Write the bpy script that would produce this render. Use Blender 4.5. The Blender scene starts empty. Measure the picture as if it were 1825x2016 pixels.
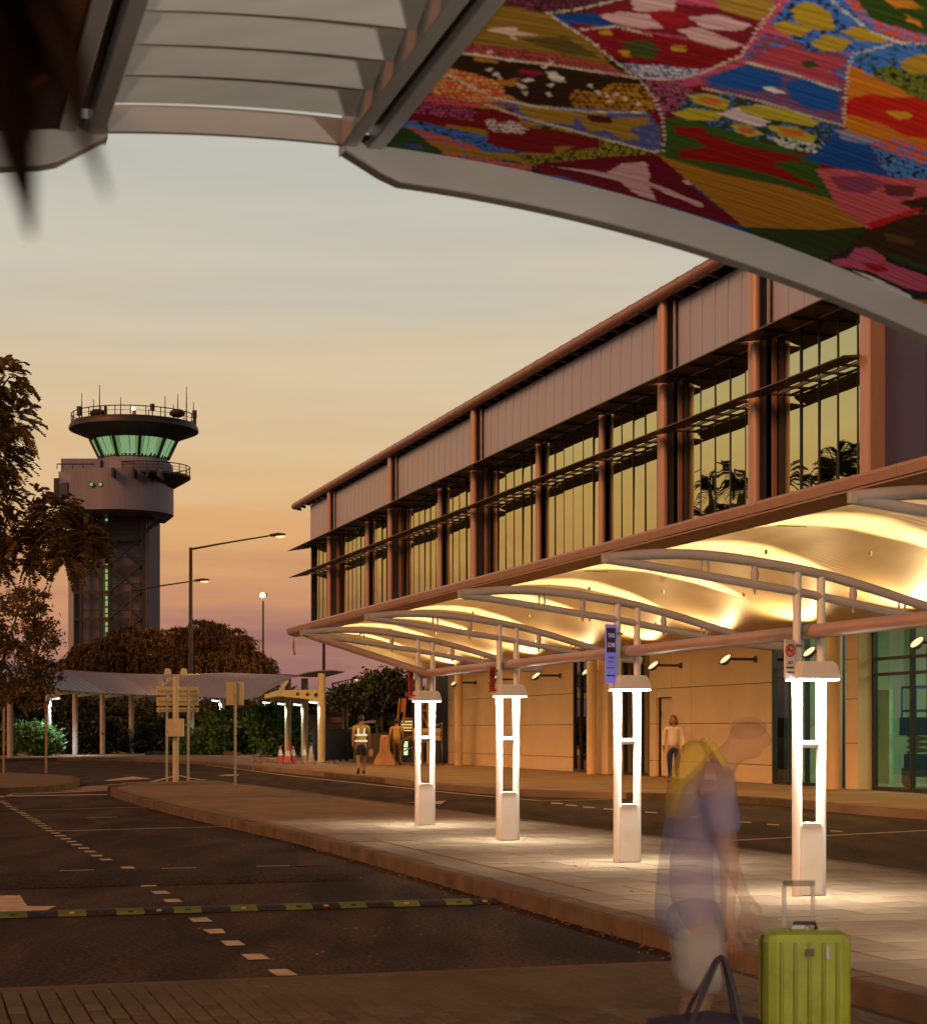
import bpy, math, random
import numpy as np
from mathutils import Vector, Matrix

R = math.radians
rng = np.random.default_rng(7)
random.seed(7)
scene = bpy.context.scene
col = scene.collection

# ---------------------------------------------------------------- camera
TH = R(17.0)
CT, ST = math.cos(TH), math.sin(TH)
FPX, CX, HY, CAMZ = 3580.0, 912.5, 1438.0, 1.5
cd = bpy.data.cameras.new('camera')
cam = bpy.data.objects.new('camera', cd)
col.objects.link(cam)
cam.location = (0, 0, CAMZ)
cam.rotation_euler = (R(90), 0, 0)
cd.sensor_fit = 'HORIZONTAL'
cd.sensor_width = 36
cd.lens = FPX / 1825 * 36
cd.shift_y = (HY - 1008) / 1825
cd.clip_start = 0.05
cd.clip_end = 6000
cd.dof.use_dof = True
cd.dof.focus_distance = 34
cd.dof.aperture_fstop = 7.5
scene.camera = cam

# ---------------------------------------------------------------- world: dusk sky
def srgb(r, g, b):
    f = lambda c: (c / 255 / 12.92) if c <= 10 else ((c / 255 + .055) / 1.055) ** 2.4
    return (f(r), f(g), f(b), 1)

SUN_DIR = Vector((0.66, 0.64, -0.54)).normalized()      # the way the stand-in street light travels
w = bpy.data.worlds.new('World')
scene.world = w
w.use_nodes = True
nt = w.node_tree
for n in list(nt.nodes): nt.nodes.remove(n)
N = nt.nodes.new
L = nt.links.new
out = N('ShaderNodeOutputWorld')
tc = N('ShaderNodeTexCoord')
sep = N('ShaderNodeSeparateXYZ'); L(tc.outputs['Generated'], sep.inputs[0])
mp = N('ShaderNodeMapping'); mp.inputs['Scale'].default_value = (1.6, 1.6, 16)
L(tc.outputs['Generated'], mp.inputs[0])
nz = N('ShaderNodeTexNoise'); nz.inputs['Scale'].default_value = 2.3; nz.inputs['Detail'].default_value = 5
nz.inputs['Roughness'].default_value = .55
L(mp.outputs[0], nz.inputs['Vector'])
ma = N('ShaderNodeMath'); ma.operation = 'MULTIPLY_ADD'; ma.inputs[1].default_value = 0.10; ma.inputs[2].default_value = -0.05
L(nz.outputs[0], ma.inputs[0])
ad = N('ShaderNodeMath'); ad.operation = 'ADD'; L(sep.outputs['Z'], ad.inputs[0]); L(ma.outputs[0], ad.inputs[1])
mr = N('ShaderNodeMapRange'); mr.inputs['From Min'].default_value = 0; mr.inputs['From Max'].default_value = 1.0
L(ad.outputs[0], mr.inputs['Value'])
ramp = N('ShaderNodeValToRGB'); L(mr.outputs[0], ramp.inputs[0])
stops = [(0.0, (112, 78, 88)), (0.022, (126, 92, 97)), (0.045, (160, 113, 104)), (0.075, (204, 146, 108)), (0.105, (221, 168, 114)),
         (0.135, (223, 183, 134)), (0.165, (220, 190, 148)), (0.20, (213, 193, 161)), (0.245, (201, 193, 175)),
         (0.29, (192, 189, 177)), (0.34, (187, 184, 174)), (0.45, (108, 100, 98)), (0.6, (52, 48, 53)), (1.0, (30, 31, 40))]
els = ramp.color_ramp.elements
els[0].position, els[0].color = stops[0][0], srgb(*stops[0][1])
els[1].position, els[1].color = stops[-1][0], srgb(*stops[-1][1])
for p, c in stops[1:-1]:
    e = els.new(p); e.color = srgb(*c)
bg = N('ShaderNodeBackground'); L(ramp.outputs[0], bg.inputs[0]); 
mp2 = N('ShaderNodeMapping'); mp2.inputs['Scale'].default_value = (1.1, 1.1, 15); mp2.inputs['Rotation'].default_value = (R(4), R(3), 0); L(tc.outputs['Generated'], mp2.inputs[0])
nz2 = N('ShaderNodeTexNoise'); nz2.inputs['Scale'].default_value = 3.1; nz2.inputs['Detail'].default_value = 6; L(mp2.outputs[0], nz2.inputs['Vector'])
st2 = N('ShaderNodeMapRange'); st2.inputs[1].default_value = .3; st2.inputs[2].default_value = .7; st2.inputs[3].default_value = .955; st2.inputs[4].default_value = 1.05
L(nz2.outputs[0], st2.inputs[0]); L(st2.outputs[0], bg.inputs[1])
sky = N('ShaderNodeTexSky'); sky.sky_type = 'NISHITA'; sky.sun_disc = False
sky.sun_elevation = R(2.0)
sky.sun_rotation = math.atan2(-SUN_DIR.x, -SUN_DIR.y)
sky.dust_density = 3.0
bg2 = N('ShaderNodeBackground'); L(sky.outputs[0], bg2.inputs[0]); bg2.inputs[1].default_value = 0.008
add = N('ShaderNodeAddShader'); L(bg.outputs[0], add.inputs[0]); L(bg2.outputs[0], add.inputs[1])
L(add.outputs[0], out.inputs[0])

# ---------------------------------------------------------------- orange street lighting stood in for by a warm sun
sd = bpy.data.lights.new('street_glow_sun', 'SUN')
sd.energy = 2.1
sd.angle = R(24)
sd.color = (1.0, 0.35, 0.09)
so = bpy.data.objects.new('street_glow_sun', sd); col.objects.link(so)
so.rotation_euler = SUN_DIR.to_track_quat('-Z', 'Y').to_euler()
so.location = (-30, -20, 20)

vs = scene.view_settings
vs.view_transform = 'Standard'; vs.look = 'None'; vs.exposure = 0; vs.gamma = 1; vs.use_curve_mapping = False
scene.cycles.use_denoising = True
scene.cycles.max_bounces = 8
scene.cycles.transparent_max_bounces = 24
scene.cycles.caustics_reflective = False
scene.cycles.caustics_refractive = False
scene.cycles.sample_clamp_indirect = 6

# ---------------------------------------------------------------- measuring helpers
def F(n, u, z): return (n * CT - u * ST, n * ST + u * CT, z)      # place frame: n across the street, u along it
def I3(x, y, z): return (x, y, z)
def G(x, y, z=0.0):
    """point of the level z seen at photo point x,y"""
    D = (CAMZ - z) * FPX / (y - HY)
    return ((x - CX) / FPX * D, D, z)
def P(x, y, D): return ((x - CX) / FPX * D, D, CAMZ + (HY - y) / FPX * D)
def NU(p): return (p[0] * CT + p[1] * ST, -p[0] * ST + p[1] * CT)

# ---------------------------------------------------------------- mesh builder
class MB:
    def __init__(s, frame=I3): s.v = []; s.f = []; s.fr = frame
    def add(s, vs_, fs):
        o = len(s.v); s.v += [s.fr(*p) for p in vs_]; s.f += [tuple(i + o for i in q) for q in fs]; return s
    def box(s, x0, x1, y0, y1, z0, z1):
        return s.add([(x0,y0,z0),(x1,y0,z0),(x1,y1,z0),(x0,y1,z0),(x0,y0,z1),(x1,y0,z1),(x1,y1,z1),(x0,y1,z1)],
                     [(0,3,2,1),(4,5,6,7),(0,1,5,4),(1,2,6,5),(2,3,7,6),(3,0,4,7)])
    def hexa(s, p):
        return s.add(p, [(0,3,2,1),(4,5,6,7),(0,1,5,4),(1,2,6,5),(2,3,7,6),(3,0,4,7)])
    def prism(s, poly, z0, z1):
        n = len(poly)
        return s.add([(p[0],p[1],z0) for p in poly] + [(p[0],p[1],z1) for p in poly],
                     [tuple(range(n-1,-1,-1)), tuple(range(n,2*n))] + [(i,(i+1)%n,n+(i+1)%n,n+i) for i in range(n)])
    def sheet(s, poly, z):
        return s.add([(p[0],p[1],z) for p in poly], [tuple(range(len(poly)))])
    def extr(s, prof, y0, y1):
        """profile in x,z run along y"""
        n = len(prof)
        return s.add([(a,y0,b) for a,b in prof] + [(a,y1,b) for a,b in prof],
                     [tuple(range(n)), tuple(range(2*n-1,n-1,-1))] + [(i,n+i,n+(i+1)%n,(i+1)%n) for i in range(n)])
    def tube(s, pts, r, seg=8, cap=True):
        pts = [Vector(p) for p in pts]; n = len(pts)
        rs = r if isinstance(r, (list, tuple)) else [r]*n
        V = []; prev = None
        for i, p in enumerate(pts):
            t = (pts[min(i+1,n-1)] - pts[max(i-1,0)]).normalized()
            if prev is None:
                a = Vector((0,0,1)) if abs(t.z) < .9 else Vector((1,0,0))
            else: a = prev
            x = (a - t*a.dot(t)).normalized(); y = t.cross(x); prev = x
            for k in range(seg):
                an = 2*math.pi*k/seg
                V.append(tuple(p + (x*math.cos(an) + y*math.sin(an))*rs[i]))
        fs = [(i*seg+k, i*seg+(k+1)%seg, (i+1)*seg+(k+1)%seg, (i+1)*seg+k) for i in range(n-1) for k in range(seg)]
        if cap: fs += [tuple(range(seg-1,-1,-1)), tuple(range((n-1)*seg, n*seg))]
        return s.add(V, fs)
    def lathe(s, prof, cx=0, cy=0, seg=24, a0=0, a1=2*math.pi):
        full = abs(a1-a0-2*math.pi) < 1e-6; m = seg if full else seg+1
        V = [(cx+r*math.cos(a0+(a1-a0)*k/seg), cy+r*math.sin(a0+(a1-a0)*k/seg), z) for r,z in prof for k in range(m)]
        fs = [(i*m+k, i*m+(k+1)%m, (i+1)*m+(k+1)%m, (i+1)*m+k) for i in range(len(prof)-1) for k in range(seg)]
        if full:
            if prof[0][0] > 1e-4: fs.append(tuple(range(m-1,-1,-1)))
            if prof[-1][0] > 1e-4: fs.append(tuple(range((len(prof)-1)*m, len(prof)*m)))
        return s.add(V, fs)
    def grid(s, fn, nu, nv):
        V = [fn(i/nu, j/nv) for j in range(nv+1) for i in range(nu+1)]
        return s.add(V, [(j*(nu+1)+i, j*(nu+1)+i+1, (j+1)*(nu+1)+i+1, (j+1)*(nu+1)+i) for j in range(nv) for i in range(nu)])
    def ball(s, c, r, seg=12, rings=8):
        rx, ry, rz = r if isinstance(r, (tuple, list)) else (r, r, r)
        V = [(c[0], c[1], c[2]-rz)]
        for j in range(1, rings):
            a = math.pi*j/rings
            for k in range(seg):
                b = 2*math.pi*k/seg
                V.append((c[0]+rx*math.sin(a)*math.cos(b), c[1]+ry*math.sin(a)*math.sin(b), c[2]-rz*math.cos(a)))
        V.append((c[0], c[1], c[2]+rz)); e = len(V)-1
        fs = [(0, 1+(k+1)%seg, 1+k) for k in range(seg)]
        for j in range(rings-2):
            fs += [(1+j*seg+k, 1+j*seg+(k+1)%seg, 1+(j+1)*seg+(k+1)%seg, 1+(j+1)*seg+k) for k in range(seg)]
        fs += [(e, 1+(rings-2)*seg+k, 1+(rings-2)*seg+(k+1)%seg) for k in range(seg)]
        return s.add(V, fs)
    def mesh(s, name, mat, smooth=False):
        me = bpy.data.meshes.new(name); me.from_pydata(s.v, [], s.f)
        if mat: me.materials.append(mat)
        if smooth:
            me.polygons.foreach_set('use_smooth', [True]*len(me.polygons)); me.set_sharp_from_angle(angle=R(40))
        me.update(); return me
    def build(s, name, mat, parent=None, smooth=False, bevel=0):
        o = bpy.data.objects.new(name, s.mesh(name, mat, smooth)); col.objects.link(o)
        if parent is not None: adopt(o, parent)
        if bevel:
            b = o.modifiers.new('bevel', 'BEVEL'); b.width = bevel; b.segments = 2; b.limit_method = 'ANGLE'; b.angle_limit = R(35)
        return o

ROOT = {}
def adopt(o, parent):
    o.parent = parent
    m = ROOT.get(parent.name)
    if m is None and parent.parent is not None: m = ROOT.get(parent.parent.name)
    if m is not None and parent.parent is None: o.matrix_parent_inverse = m.inverted()
def tag(o, label=None, cat=None, group=None, kind=None):
    if label: o['label'] = label
    if cat: o['category'] = cat
    if group: o['group'] = group
    if kind: o['kind'] = kind
    return o
def thing(name, label, cat, loc=(0,0,0), group=None, rotz=0, world=True):
    """Empty at the thing's base. world=True: parts are modelled in place; False: modelled about the origin"""
    e = bpy.data.objects.new(name, None); col.objects.link(e)
    e.location = loc; e.rotation_euler = (0,0,rotz); e.empty_display_size = .2
    if world: ROOT[e.name] = Matrix.Translation(Vector(loc))
    return tag(e, label, cat, group)
def struct(o): o['kind'] = 'structure'; return o
def dup(root, loc, rotz=None, label=None):
    r = root.copy(); col.objects.link(r); r.location = loc
    if rotz is not None: r.rotation_euler = (0,0,rotz)
    if label: r['label'] = label
    for ch in list(root.children):
        c = ch.copy(); col.objects.link(c); c.parent = r
        for g in ch.children:
            d = g.copy(); col.objects.link(d); d.parent = c
    return r
def link_copy(mesh, name, parent, loc=(0,0,0), rot=(0,0,0), scale=(1,1,1)):
    o = bpy.data.objects.new(name, mesh); col.objects.link(o)
    o.location = loc; o.rotation_euler = rot; o.scale = scale
    if parent is not None: adopt(o, parent)
    return o

# ---------------------------------------------------------------- materials
MATS = {}
def M(name, c, rough=.6, metal=0.0, var=.14, scale=3.0, bump=0.0, bscale=60.0, spec=.5, stretch=None, emit=None, estr=0.0, alpha=1.0, detail=4, mottle=None):
    if name in MATS: return MATS[name]
    m = bpy.data.materials.new(name); m.use_nodes = True; t = m.node_tree
    b = t.nodes['Principled BSDF']
    b.inputs['Roughness'].default_value = rough; b.inputs['Metallic'].default_value = metal
    b.inputs['Specular IOR Level'].default_value = spec
    tcn = t.nodes.new('ShaderNodeTexCoord'); mpn = t.nodes.new('ShaderNodeMapping')
    t.links.new(tcn.outputs['Object'], mpn.inputs[0])
    if stretch: mpn.inputs['Scale'].default_value = stretch
    n1 = t.nodes.new('ShaderNodeTexNoise'); n1.inputs['Scale'].default_value = scale; n1.inputs['Detail'].default_value = detail
    t.links.new(mpn.outputs[0], n1.inputs['Vector'])
    mx = t.nodes.new('ShaderNodeMix'); mx.data_type = 'RGBA'
    c2 = mottle or tuple(min(1, k*(1+var)) for k in c)
    mx.inputs[6].default_value = (*[k*(1-var) for k in c], 1); mx.inputs[7].default_value = (*c2, 1)
    rm = t.nodes.new('ShaderNodeMapRange'); rm.inputs[1].default_value = .3; rm.inputs[2].default_value = .7
    t.links.new(n1.outputs[0], rm.inputs[0]); t.links.new(rm.outputs[0], mx.inputs[0])
    t.links.new(mx.outputs[2], b.inputs['Base Color'])
    rr = t.nodes.new('ShaderNodeMapRange'); rr.inputs[3].default_value = max(0, rough-.08); rr.inputs[4].default_value = min(1, rough+.08)
    t.links.new(n1.outputs[0], rr.inputs[0]); t.links.new(rr.outputs[0], b.inputs['Roughness'])
    if bump:
        n2 = t.nodes.new('ShaderNodeTexNoise'); n2.inputs['Scale'].default_value = bscale; n2.inputs['Detail'].default_value = 3
        t.links.new(mpn.outputs[0], n2.inputs['Vector'])
        bp = t.nodes.new('ShaderNodeBump'); bp.inputs['Strength'].default_value = bump; bp.inputs['Distance'].default_value = .02
        t.links.new(n2.outputs[0], bp.inputs['Height']); t.links.new(bp.outputs[0], b.inputs['Normal'])
    if emit:
        b.inputs['Emission Color'].default_value = (*emit, 1); b.inputs['Emission Strength'].default_value = estr
    if alpha < 1: b.inputs['Alpha'].default_value = alpha
    MATS[name] = m; return m
def EM(name, c, s):
    if name in MATS: return MATS[name]
    m = bpy.data.materials.new(name); m.use_nodes = True; t = m.node_tree
    for n in list(t.nodes): t.nodes.remove(n)
    o = t.nodes.new('ShaderNodeOutputMaterial'); e = t.nodes.new('ShaderNodeEmission')
    e.inputs[0].default_value = (*c, 1); e.inputs[1].default_value = s; t.links.new(e.outputs[0], o.inputs[0])
    MATS[name] = m; return m
def GLASS(name, tint, refl, reflcol, wob=0.0):
    """sheet glass: part see-through, part mirror"""
    m = bpy.data.materials.new(name); m.use_nodes = True; t = m.node_tree
    for n in list(t.nodes): t.nodes.remove(n)
    o = t.nodes.new('ShaderNodeOutputMaterial'); mx = t.nodes.new('ShaderNodeMixShader')
    tr = t.nodes.new('ShaderNodeBsdfTransparent'); tr.inputs[0].default_value = (*tint, 1)
    gl = t.nodes.new('ShaderNodeBsdfGlossy'); gl.inputs[0].default_value = (*reflcol, 1); gl.inputs[1].default_value = .01
    if wob:
        tcn = t.nodes.new('ShaderNodeTexCoord'); nn = t.nodes.new('ShaderNodeTexNoise'); nn.inputs['Scale'].default_value = 1.1
        nn.inputs['Detail'].default_value = 1
        t.links.new(tcn.outputs['Object'], nn.inputs['Vector'])
        bp = t.nodes.new('ShaderNodeBump'); bp.inputs['Strength'].default_value = wob; bp.inputs['Distance'].default_value = .05
        t.links.new(nn.outputs[0], bp.inputs['Height']); t.links.new(bp.outputs[0], gl.inputs['Normal'])
    mx.inputs[0].default_value = refl
    t.links.new(tr.outputs[0], mx.inputs[1]); t.links.new(gl.outputs[0], mx.inputs[2]); t.links.new(mx.outputs[0], o.inputs[0])
    MATS[name] = m; return m

def lamp_spot(name, loc, aim, power, color, size=90, blend=.6, radius=.06, parent=None):
    ld = bpy.data.lights.new(name, 'SPOT'); ld.energy = power; ld.color = color
    ld.spot_size = R(size); ld.spot_blend = blend; ld.shadow_soft_size = radius
    o = bpy.data.objects.new(name, ld); col.objects.link(o)
    o.location = loc; d = Vector(aim) - Vector(loc)
    o.rotation_euler = d.to_track_quat('-Z', 'Y').to_euler()
    if parent is not None: adopt(o, parent)
    return o
WARM = (1.0, .78, .48)
COOL = (.80, .93, 1.0)
m_post_lit = M('lamplit white post paint', (.68, .66, .62), .4, var=.06, scale=5)  # paler copy of the white steel paint, lamplight put into the colour
m_white = M('white painted steel', (.40, .37, .35), .38, var=.08, scale=5)  # darker copy of the post paint, its dimness put into the colour
m_cream = M('cream steel', (.58, .52, .30), .45, var=.08)
m_dark = M('dark anodised metal', (.03, .026, .025), .35)
m_galv = M('galvanised steel', (.30, .29, .27), .45, metal=.5, scale=8)
m_alum = M('brushed aluminium', (.55, .53, .50), .42, metal=.35, stretch=(1, 1, 6))
m_black = M('black plastic', (.015, .015, .016), .5)
m_conc = M('kerb concrete', (.125, .09, .06), .85, var=.3, scale=2.5, bump=.4, bscale=90, spec=.12)
m_paint = M('road paint', (.52, .42, .30), .8, spec=.15, var=.3, scale=6, bump=.3, bscale=120)
# ================================================================ THE SETTING
m_earth = M('dry earth', (.06, .045, .03), .95, var=.3, scale=.3, bump=.3, bscale=8)
def asphalt(name, c, stain):
    m = M(name, c, .82, var=.1, scale=.35, bump=.35, bscale=140, spec=.08)
    t = m.node_tree; b = t.nodes['Principled BSDF']
    src = b.inputs['Base Color'].links[0].from_socket
    tcn = t.nodes.new('ShaderNodeTexCoord')
    g = t.nodes.new('ShaderNodeTexNoise'); g.inputs['Scale'].default_value = 30; g.inputs['Detail'].default_value = 6
    t.links.new(tcn.outputs['Object'], g.inputs['Vector'])
    gr = t.nodes.new('ShaderNodeMapRange'); gr.inputs[1].default_value = .35; gr.inputs[2].default_value = .7; gr.inputs[3].default_value = .3; gr.inputs[4].default_value = 1.9
    t.links.new(g.outputs[0], gr.inputs[0])
    s = t.nodes.new('ShaderNodeTexNoise'); s.inputs['Scale'].default_value = .9; s.inputs['Detail'].default_value = 6; s.inputs['Distortion'].default_value = .6
    mp_ = t.nodes.new('ShaderNodeMapping'); mp_.inputs['Rotation'].default_value = (0, 0, -TH); mp_.inputs['Scale'].default_value = (1.6, .35, 1)
    t.links.new(tcn.outputs['Object'], mp_.inputs[0]); t.links.new(mp_.outputs[0], s.inputs['Vector'])
    sr = t.nodes.new('ShaderNodeMapRange'); sr.inputs[1].default_value = .38; sr.inputs[2].default_value = .62; sr.inputs[3].default_value = stain; sr.inputs[4].default_value = 1.15
    t.links.new(s.outputs[0], sr.inputs[0])
    mu = t.nodes.new('ShaderNodeMath'); mu.operation = 'MULTIPLY'; t.links.new(gr.outputs[0], mu.inputs[0]); t.links.new(sr.outputs[0], mu.inputs[1])
    mm = t.nodes.new('ShaderNodeVectorMath'); mm.operation = 'SCALE'
    t.links.new(src, mm.inputs[0]); t.links.new(mu.outputs[0], mm.inputs['Scale']); t.links.new(mm.outputs[0], b.inputs['Base Color'])
    return m
m_road = asphalt('asphalt', (.062, .041, .029), .5)
m_road2 = asphalt('newer asphalt', (.044, .032, .025), .75)

b = MB(); b.sheet([(-3000, -400), (3000, -400), (3000, 4000), (-3000, 4000)], -.03)
struct(b.build('ground', m_earth))
b = MB(); b.sheet([F(-25, -6, 0), F(13, -6, 0), F(22, 8, 0), F(30, 30, 0), (20, 118, 0), (-70, 118, 0), (-70, 20, 0)], 0.0)
road = struct(b.build('road', m_road))

# ---- painted markings, children of the road
def poly_px(name, pts, z=.006, mat=m_paint, parent=road):
    return MB().sheet([G(x, y, z) for x, y in pts], z).build(name, mat, parent)
def line_world(name, pts, wd, z=.006, parent=road):
    pts = [Vector((p[0], p[1], 0)) for p in pts]; Lp = []; Rp = []
    for i, p in enumerate(pts):
        t = (pts[min(i+1, len(pts)-1)] - pts[max(i-1, 0)]).normalized(); nn = Vector((-t.y, t.x, 0))*wd/2
        Lp.append(p + nn); Rp.append(p - nn)
    n = len(pts)
    return MB().add([(*v.xy, z) for v in Lp] + [(*v.xy, z) for v in Rp], [(i, n+i, n+i+1, i+1) for i in range(n-1)]).build(name, m_paint, parent)
C2 = lambda a, c: (a*.3958, 1482.8 + c*.3958)
dash = [(1405,1092),(1270,1014),(1167,946),(1075,887),(997,830),(918,777),(858,735),(797,694),(735,658),(685,620),(635,570),(525,531),(484,511),(447,491),
        (416,474),(384,457),(355,441),(327,427),(300,412),(276,399),(254,387),(235,374),(214,362),(197,351),(178,340),(163,330),(145,320),(131,311),
        (118,303),(103,296),(90,289),(76,282),(63,275),(50,266),(38,259),(28,252),(17,246),(6,240)]
dp = [Vector(G(*C2(*d), .006)) for d in dash]
for i, p in enumerate(dp):
    t = (dp[min(i+1, len(dp)-1)] - dp[max(i-1, 0)]).normalized()
    ln = .30 if i < 11 else .27
    nn = Vector((t.y, -t.x, 0)) * .068; h = t*ln/2
    jit = rng.normal(0, .008, 8)
    q = [p-h-nn, p-h+nn, p+h+nn, p+h-nn]
    MB().add([(v.x+jit[2*k], v.y+jit[2*k+1], .006) for k, v in enumerate(q)], [(0,1,2,3)]).build('lane_dash', m_paint, road)
for a, c in (((40,1597),(305,1589)), ((170,1611),(230,1609.6)), ((115,1637.5),(463,1628))):
    line_world('bay_line', [G(*a), G(*c)], .09)
line_world('edge_line', [G(*p) for p in ((405,1507),(480,1516),(570,1528),(700,1542),(803,1553),(900,1563),(975,1570),(1060,1577))], .13)
line_world('edge_line', [G(*p) for p in ((1442,1656),(1636,1646),(1830,1636),(1990,1629))], .12)
line_world('edge_line', [G(*p) for p in ((1060,1578),(1150,1576),(1250,1573))], .1)
for x, y in ((1097,1582),(1125,1586),(1160,1590),(1200,1593.5),(1240,1596.5),(1282,1600),(1325,1605),(1370,1609),(1419,1614),(1468,1619),(1522,1624),(1647,1637)):
    poly_px('lane_dash', [(x-11,y-1.6),(x+12,y-.2),(x+11,y+1.6),(x-13,y+.2)])
for y0, y1 in ((1563,1556),(1559.5,1553.5),(1556,1551),(1552.8,1548.6),(1567,1564)):
    poly_px('hatch_stripe', [(30 if y0<1565 else 0,y0),(212,y1),(212,y1+1.3),(25 if y0<1565 else 0,y0+1.8)])
line_world('give_way_line', [G(*p) for p in ((0,1571),(30,1563),(70,1557.5),(130,1552),(200,1547.5),(260,1543))], .12)
line_world('splitter_line', [G(*p) for p in ((240,1543),(300,1540),(340,1529.5),(352,1527))], .14)
line_world('splitter_line', [G(*p) for p in ((352,1527.2),(375,1533),(405,1537))], .14)
def arrow(pts): return poly_px('lane_arrow', pts)
arrow([C2(0,710),C2(100,708),C2(135,762),C2(280,762),C2(185,805),C2(0,808),C2(-200,806),C2(-300,765),C2(-40,764)])
arrow([(838,1578.5),(878,1577),(868,1583.5),(835,1582),(815,1580.6),(800,1580.4)])
arrow([(203,1537),(262,1529),(285,1532.2),(300,1533.6),(262,1535),(215,1537.8)])
arrow([(428,1527.6),(447,1525.4),(470,1525.2),(470,1527.4),(447,1527.8)])
arrow([(402,1500.5),(420,1502.5),(412,1503.6),(394,1501.4)])
# worn old line and the low asphalt table
hump = MB(F)
prof = [(17.62,.004),(17.75,.03),(17.95,.05),(18.6,.055),(19.1,.045),(19.45,.004)]
for k in range(len(prof)-1):
    (u0,z0),(u1,z1) = prof[k], prof[k+1]
    hump.add([(-4,u0,z0),(4.3,u0,z0),(4.3-.12*k if k<3 else 3.9,u1,z1),(-4,u1,z1)], [(0,1,2,3)])
hump.build('asphalt_table', m_road2, road, smooth=True)
for n0 in (-.3, .55, 1.5, 2.55, 3.55):
    MB(F).add([(n0,19.12,.051),(n0+.36,19.12,.051),(n0+.36,19.2,.049),(n0,19.2,.049)], [(0,1,2,3)]).build('table_tick', m_paint, road)

# ---- pavements
m_pave = M('concrete paving', (.25, .185, .12), .85, var=.22, scale=.8, bump=.35, bscale=70, spec=.12)
m_joint = M('paving joint', (.07, .055, .04), .95)
def paver_mat(name, c, v):
    m = M(name, c, .85, var=v, scale=1.3, bump=.3, bscale=90, spec=.12)
    t = m.node_tree; b_ = t.nodes['Principled BSDF']; src = b_.inputs['Base Color'].links[0].from_socket
    oi = t.nodes.new('ShaderNodeObjectInfo'); r_ = t.nodes.new('ShaderNodeMapRange'); r_.inputs[3].default_value = .8; r_.inputs[4].default_value = 1.18
    t.links.new(oi.outputs['Random'], r_.inputs[0])
    mm = t.nodes.new('ShaderNodeVectorMath'); mm.operation = 'SCALE'; t.links.new(src, mm.inputs[0]); t.links.new(r_.outputs[0], mm.inputs['Scale'])
    t.links.new(mm.outputs[0], b_.inputs['Base Color']); return m
m_paver = paver_mat('island paver', (.20, .152, .105), .17)
m_brick = paver_mat('brick paver', (.112, .092, .062), .2)

front = [(4.92,3),(4.92,12),(4.95,19.4),(4.9,24.1),(4.68,28.2),(4.5,32),(4.41,36.4),(4.38,40),(4.45,42.4)]
tip = [(4.75,44.6),(5.3,46.6),(6.2,48.2),(7.2,49.0),(7.95,48.6)]
back = [(8.2,45.5),(8.36,41),(8.6,34),(8.9,27.5),(9.13,21.9),(9.25,17.1),(9.25,10),(9.25,3)]
KH = .15
isl_poly = [(n+.16,u) for n,u in front] + [(n+ (.14 if n<6 else .0),u-.14) for n,u in tip] + [(n-.16,u) for n,u in back]
island = struct(MB(F).prism(isl_poly, -.02, KH-.004).build('traffic_island', M('island bedding', (.155,.118,.08), .9, var=.2, bump=.3)))
def kerb(parent, pts, step=.98, wd=.16, z=KH, name='kerb_stone', side=1):
    P2 = [Vector((p[0], p[1])) for p in pts]; d = [0]
    for i in range(1, len(P2)): d.append(d[-1] + (P2[i]-P2[i-1]).length)
    def at(s_):
        s_ = max(0, min(d[-1], s_))
        for i in range(1, len(P2)):
            if s_ <= d[i] + 1e-9:
                t = (s_-d[i-1])/(d[i]-d[i-1]); p = P2[i-1].lerp(P2[i], t); q = (P2[i]-P2[i-1]).normalized(); return p, Vector((-q.y, q.x))*side
    k = 0; s_ = 0
    while s_ < d[-1] - .05:
        a, na = at(s_ + .006); c, nc = at(min(d[-1], s_+step) - .006)
        zz = z + rng.normal(0, .0025)
        ins = .018
        o = MB(F)
        A = [a, a - na*wd]; Cc = [c, c - nc*wd]
        o.add([(*A[0],-.05),(*A[0],zz-ins),(*(A[0]-na*ins),zz),(*A[1],zz),(*A[1],-.05),
               (*Cc[0],-.05),(*Cc[0],zz-ins),(*(Cc[0]-nc*ins),zz),(*Cc[1],zz),(*Cc[1],-.05)],
              [(0,1,6,5),(1,2,7,6),(2,3,8,7),(3,4,9,8),(0,4,3,2,1),(5,6,7,8,9)])
        o.build(name, m_conc, parent); s_ += step; k += 1
kerb(island, front + tip + back)
# pavers: the 300 nearest are objects, the rest one mass
def inside(poly, n, u):
    c = False; j = len(poly)-1
    for i in range(len(poly)):
        (a,b_),(e,f_) = poly[i], poly[j]
        if (b_ > u) != (f_ > u) and n < (e-a)*(u-b_)/(f_-b_)+a: c = not c
        j = i
    return c
pm = MB(F); pm.box(-.197,.197,-.197,.197,0,.03); pmesh = pm.mesh('paver', m_paver)
spots = []
for iu in range(0, 120):
    u = 5.0 + iu*.4 + .2
    for k in range(-6, 6):
        n = 7.09 + (k+.5)*.4
        if inside(isl_poly, n-.2, u-.2) and inside(isl_poly, n+.2, u+.2) and inside(isl_poly, n-.2, u+.2) and inside(isl_poly, n+.2, u-.2):
            x, y, _ = F(n, u, 0)
            spots.append((n, u, abs(x/y) < .27 and y > 7.5))
vis = [s_ for s_ in spots if s_[2]]; vis.sort(key=lambda s_: s_[1])
for n, u, _ in vis[:300]:
    link_copy(pmesh, 'paver', island, (F(n, u, KH-.024 + rng.normal(0, .0012))), (rng.normal(0,.002), rng.normal(0,.002), 0))
rest = MB(F)
for n, u, v in spots:
    if (n, u, v) not in vis[:300]: rest.box(n-.197,n+.197,u-.197,u+.197,KH-.02,KH+.006+rng.normal(0,.001))
tag(rest.build('distant_pavers', m_paver, island), kind='stuff')

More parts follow.
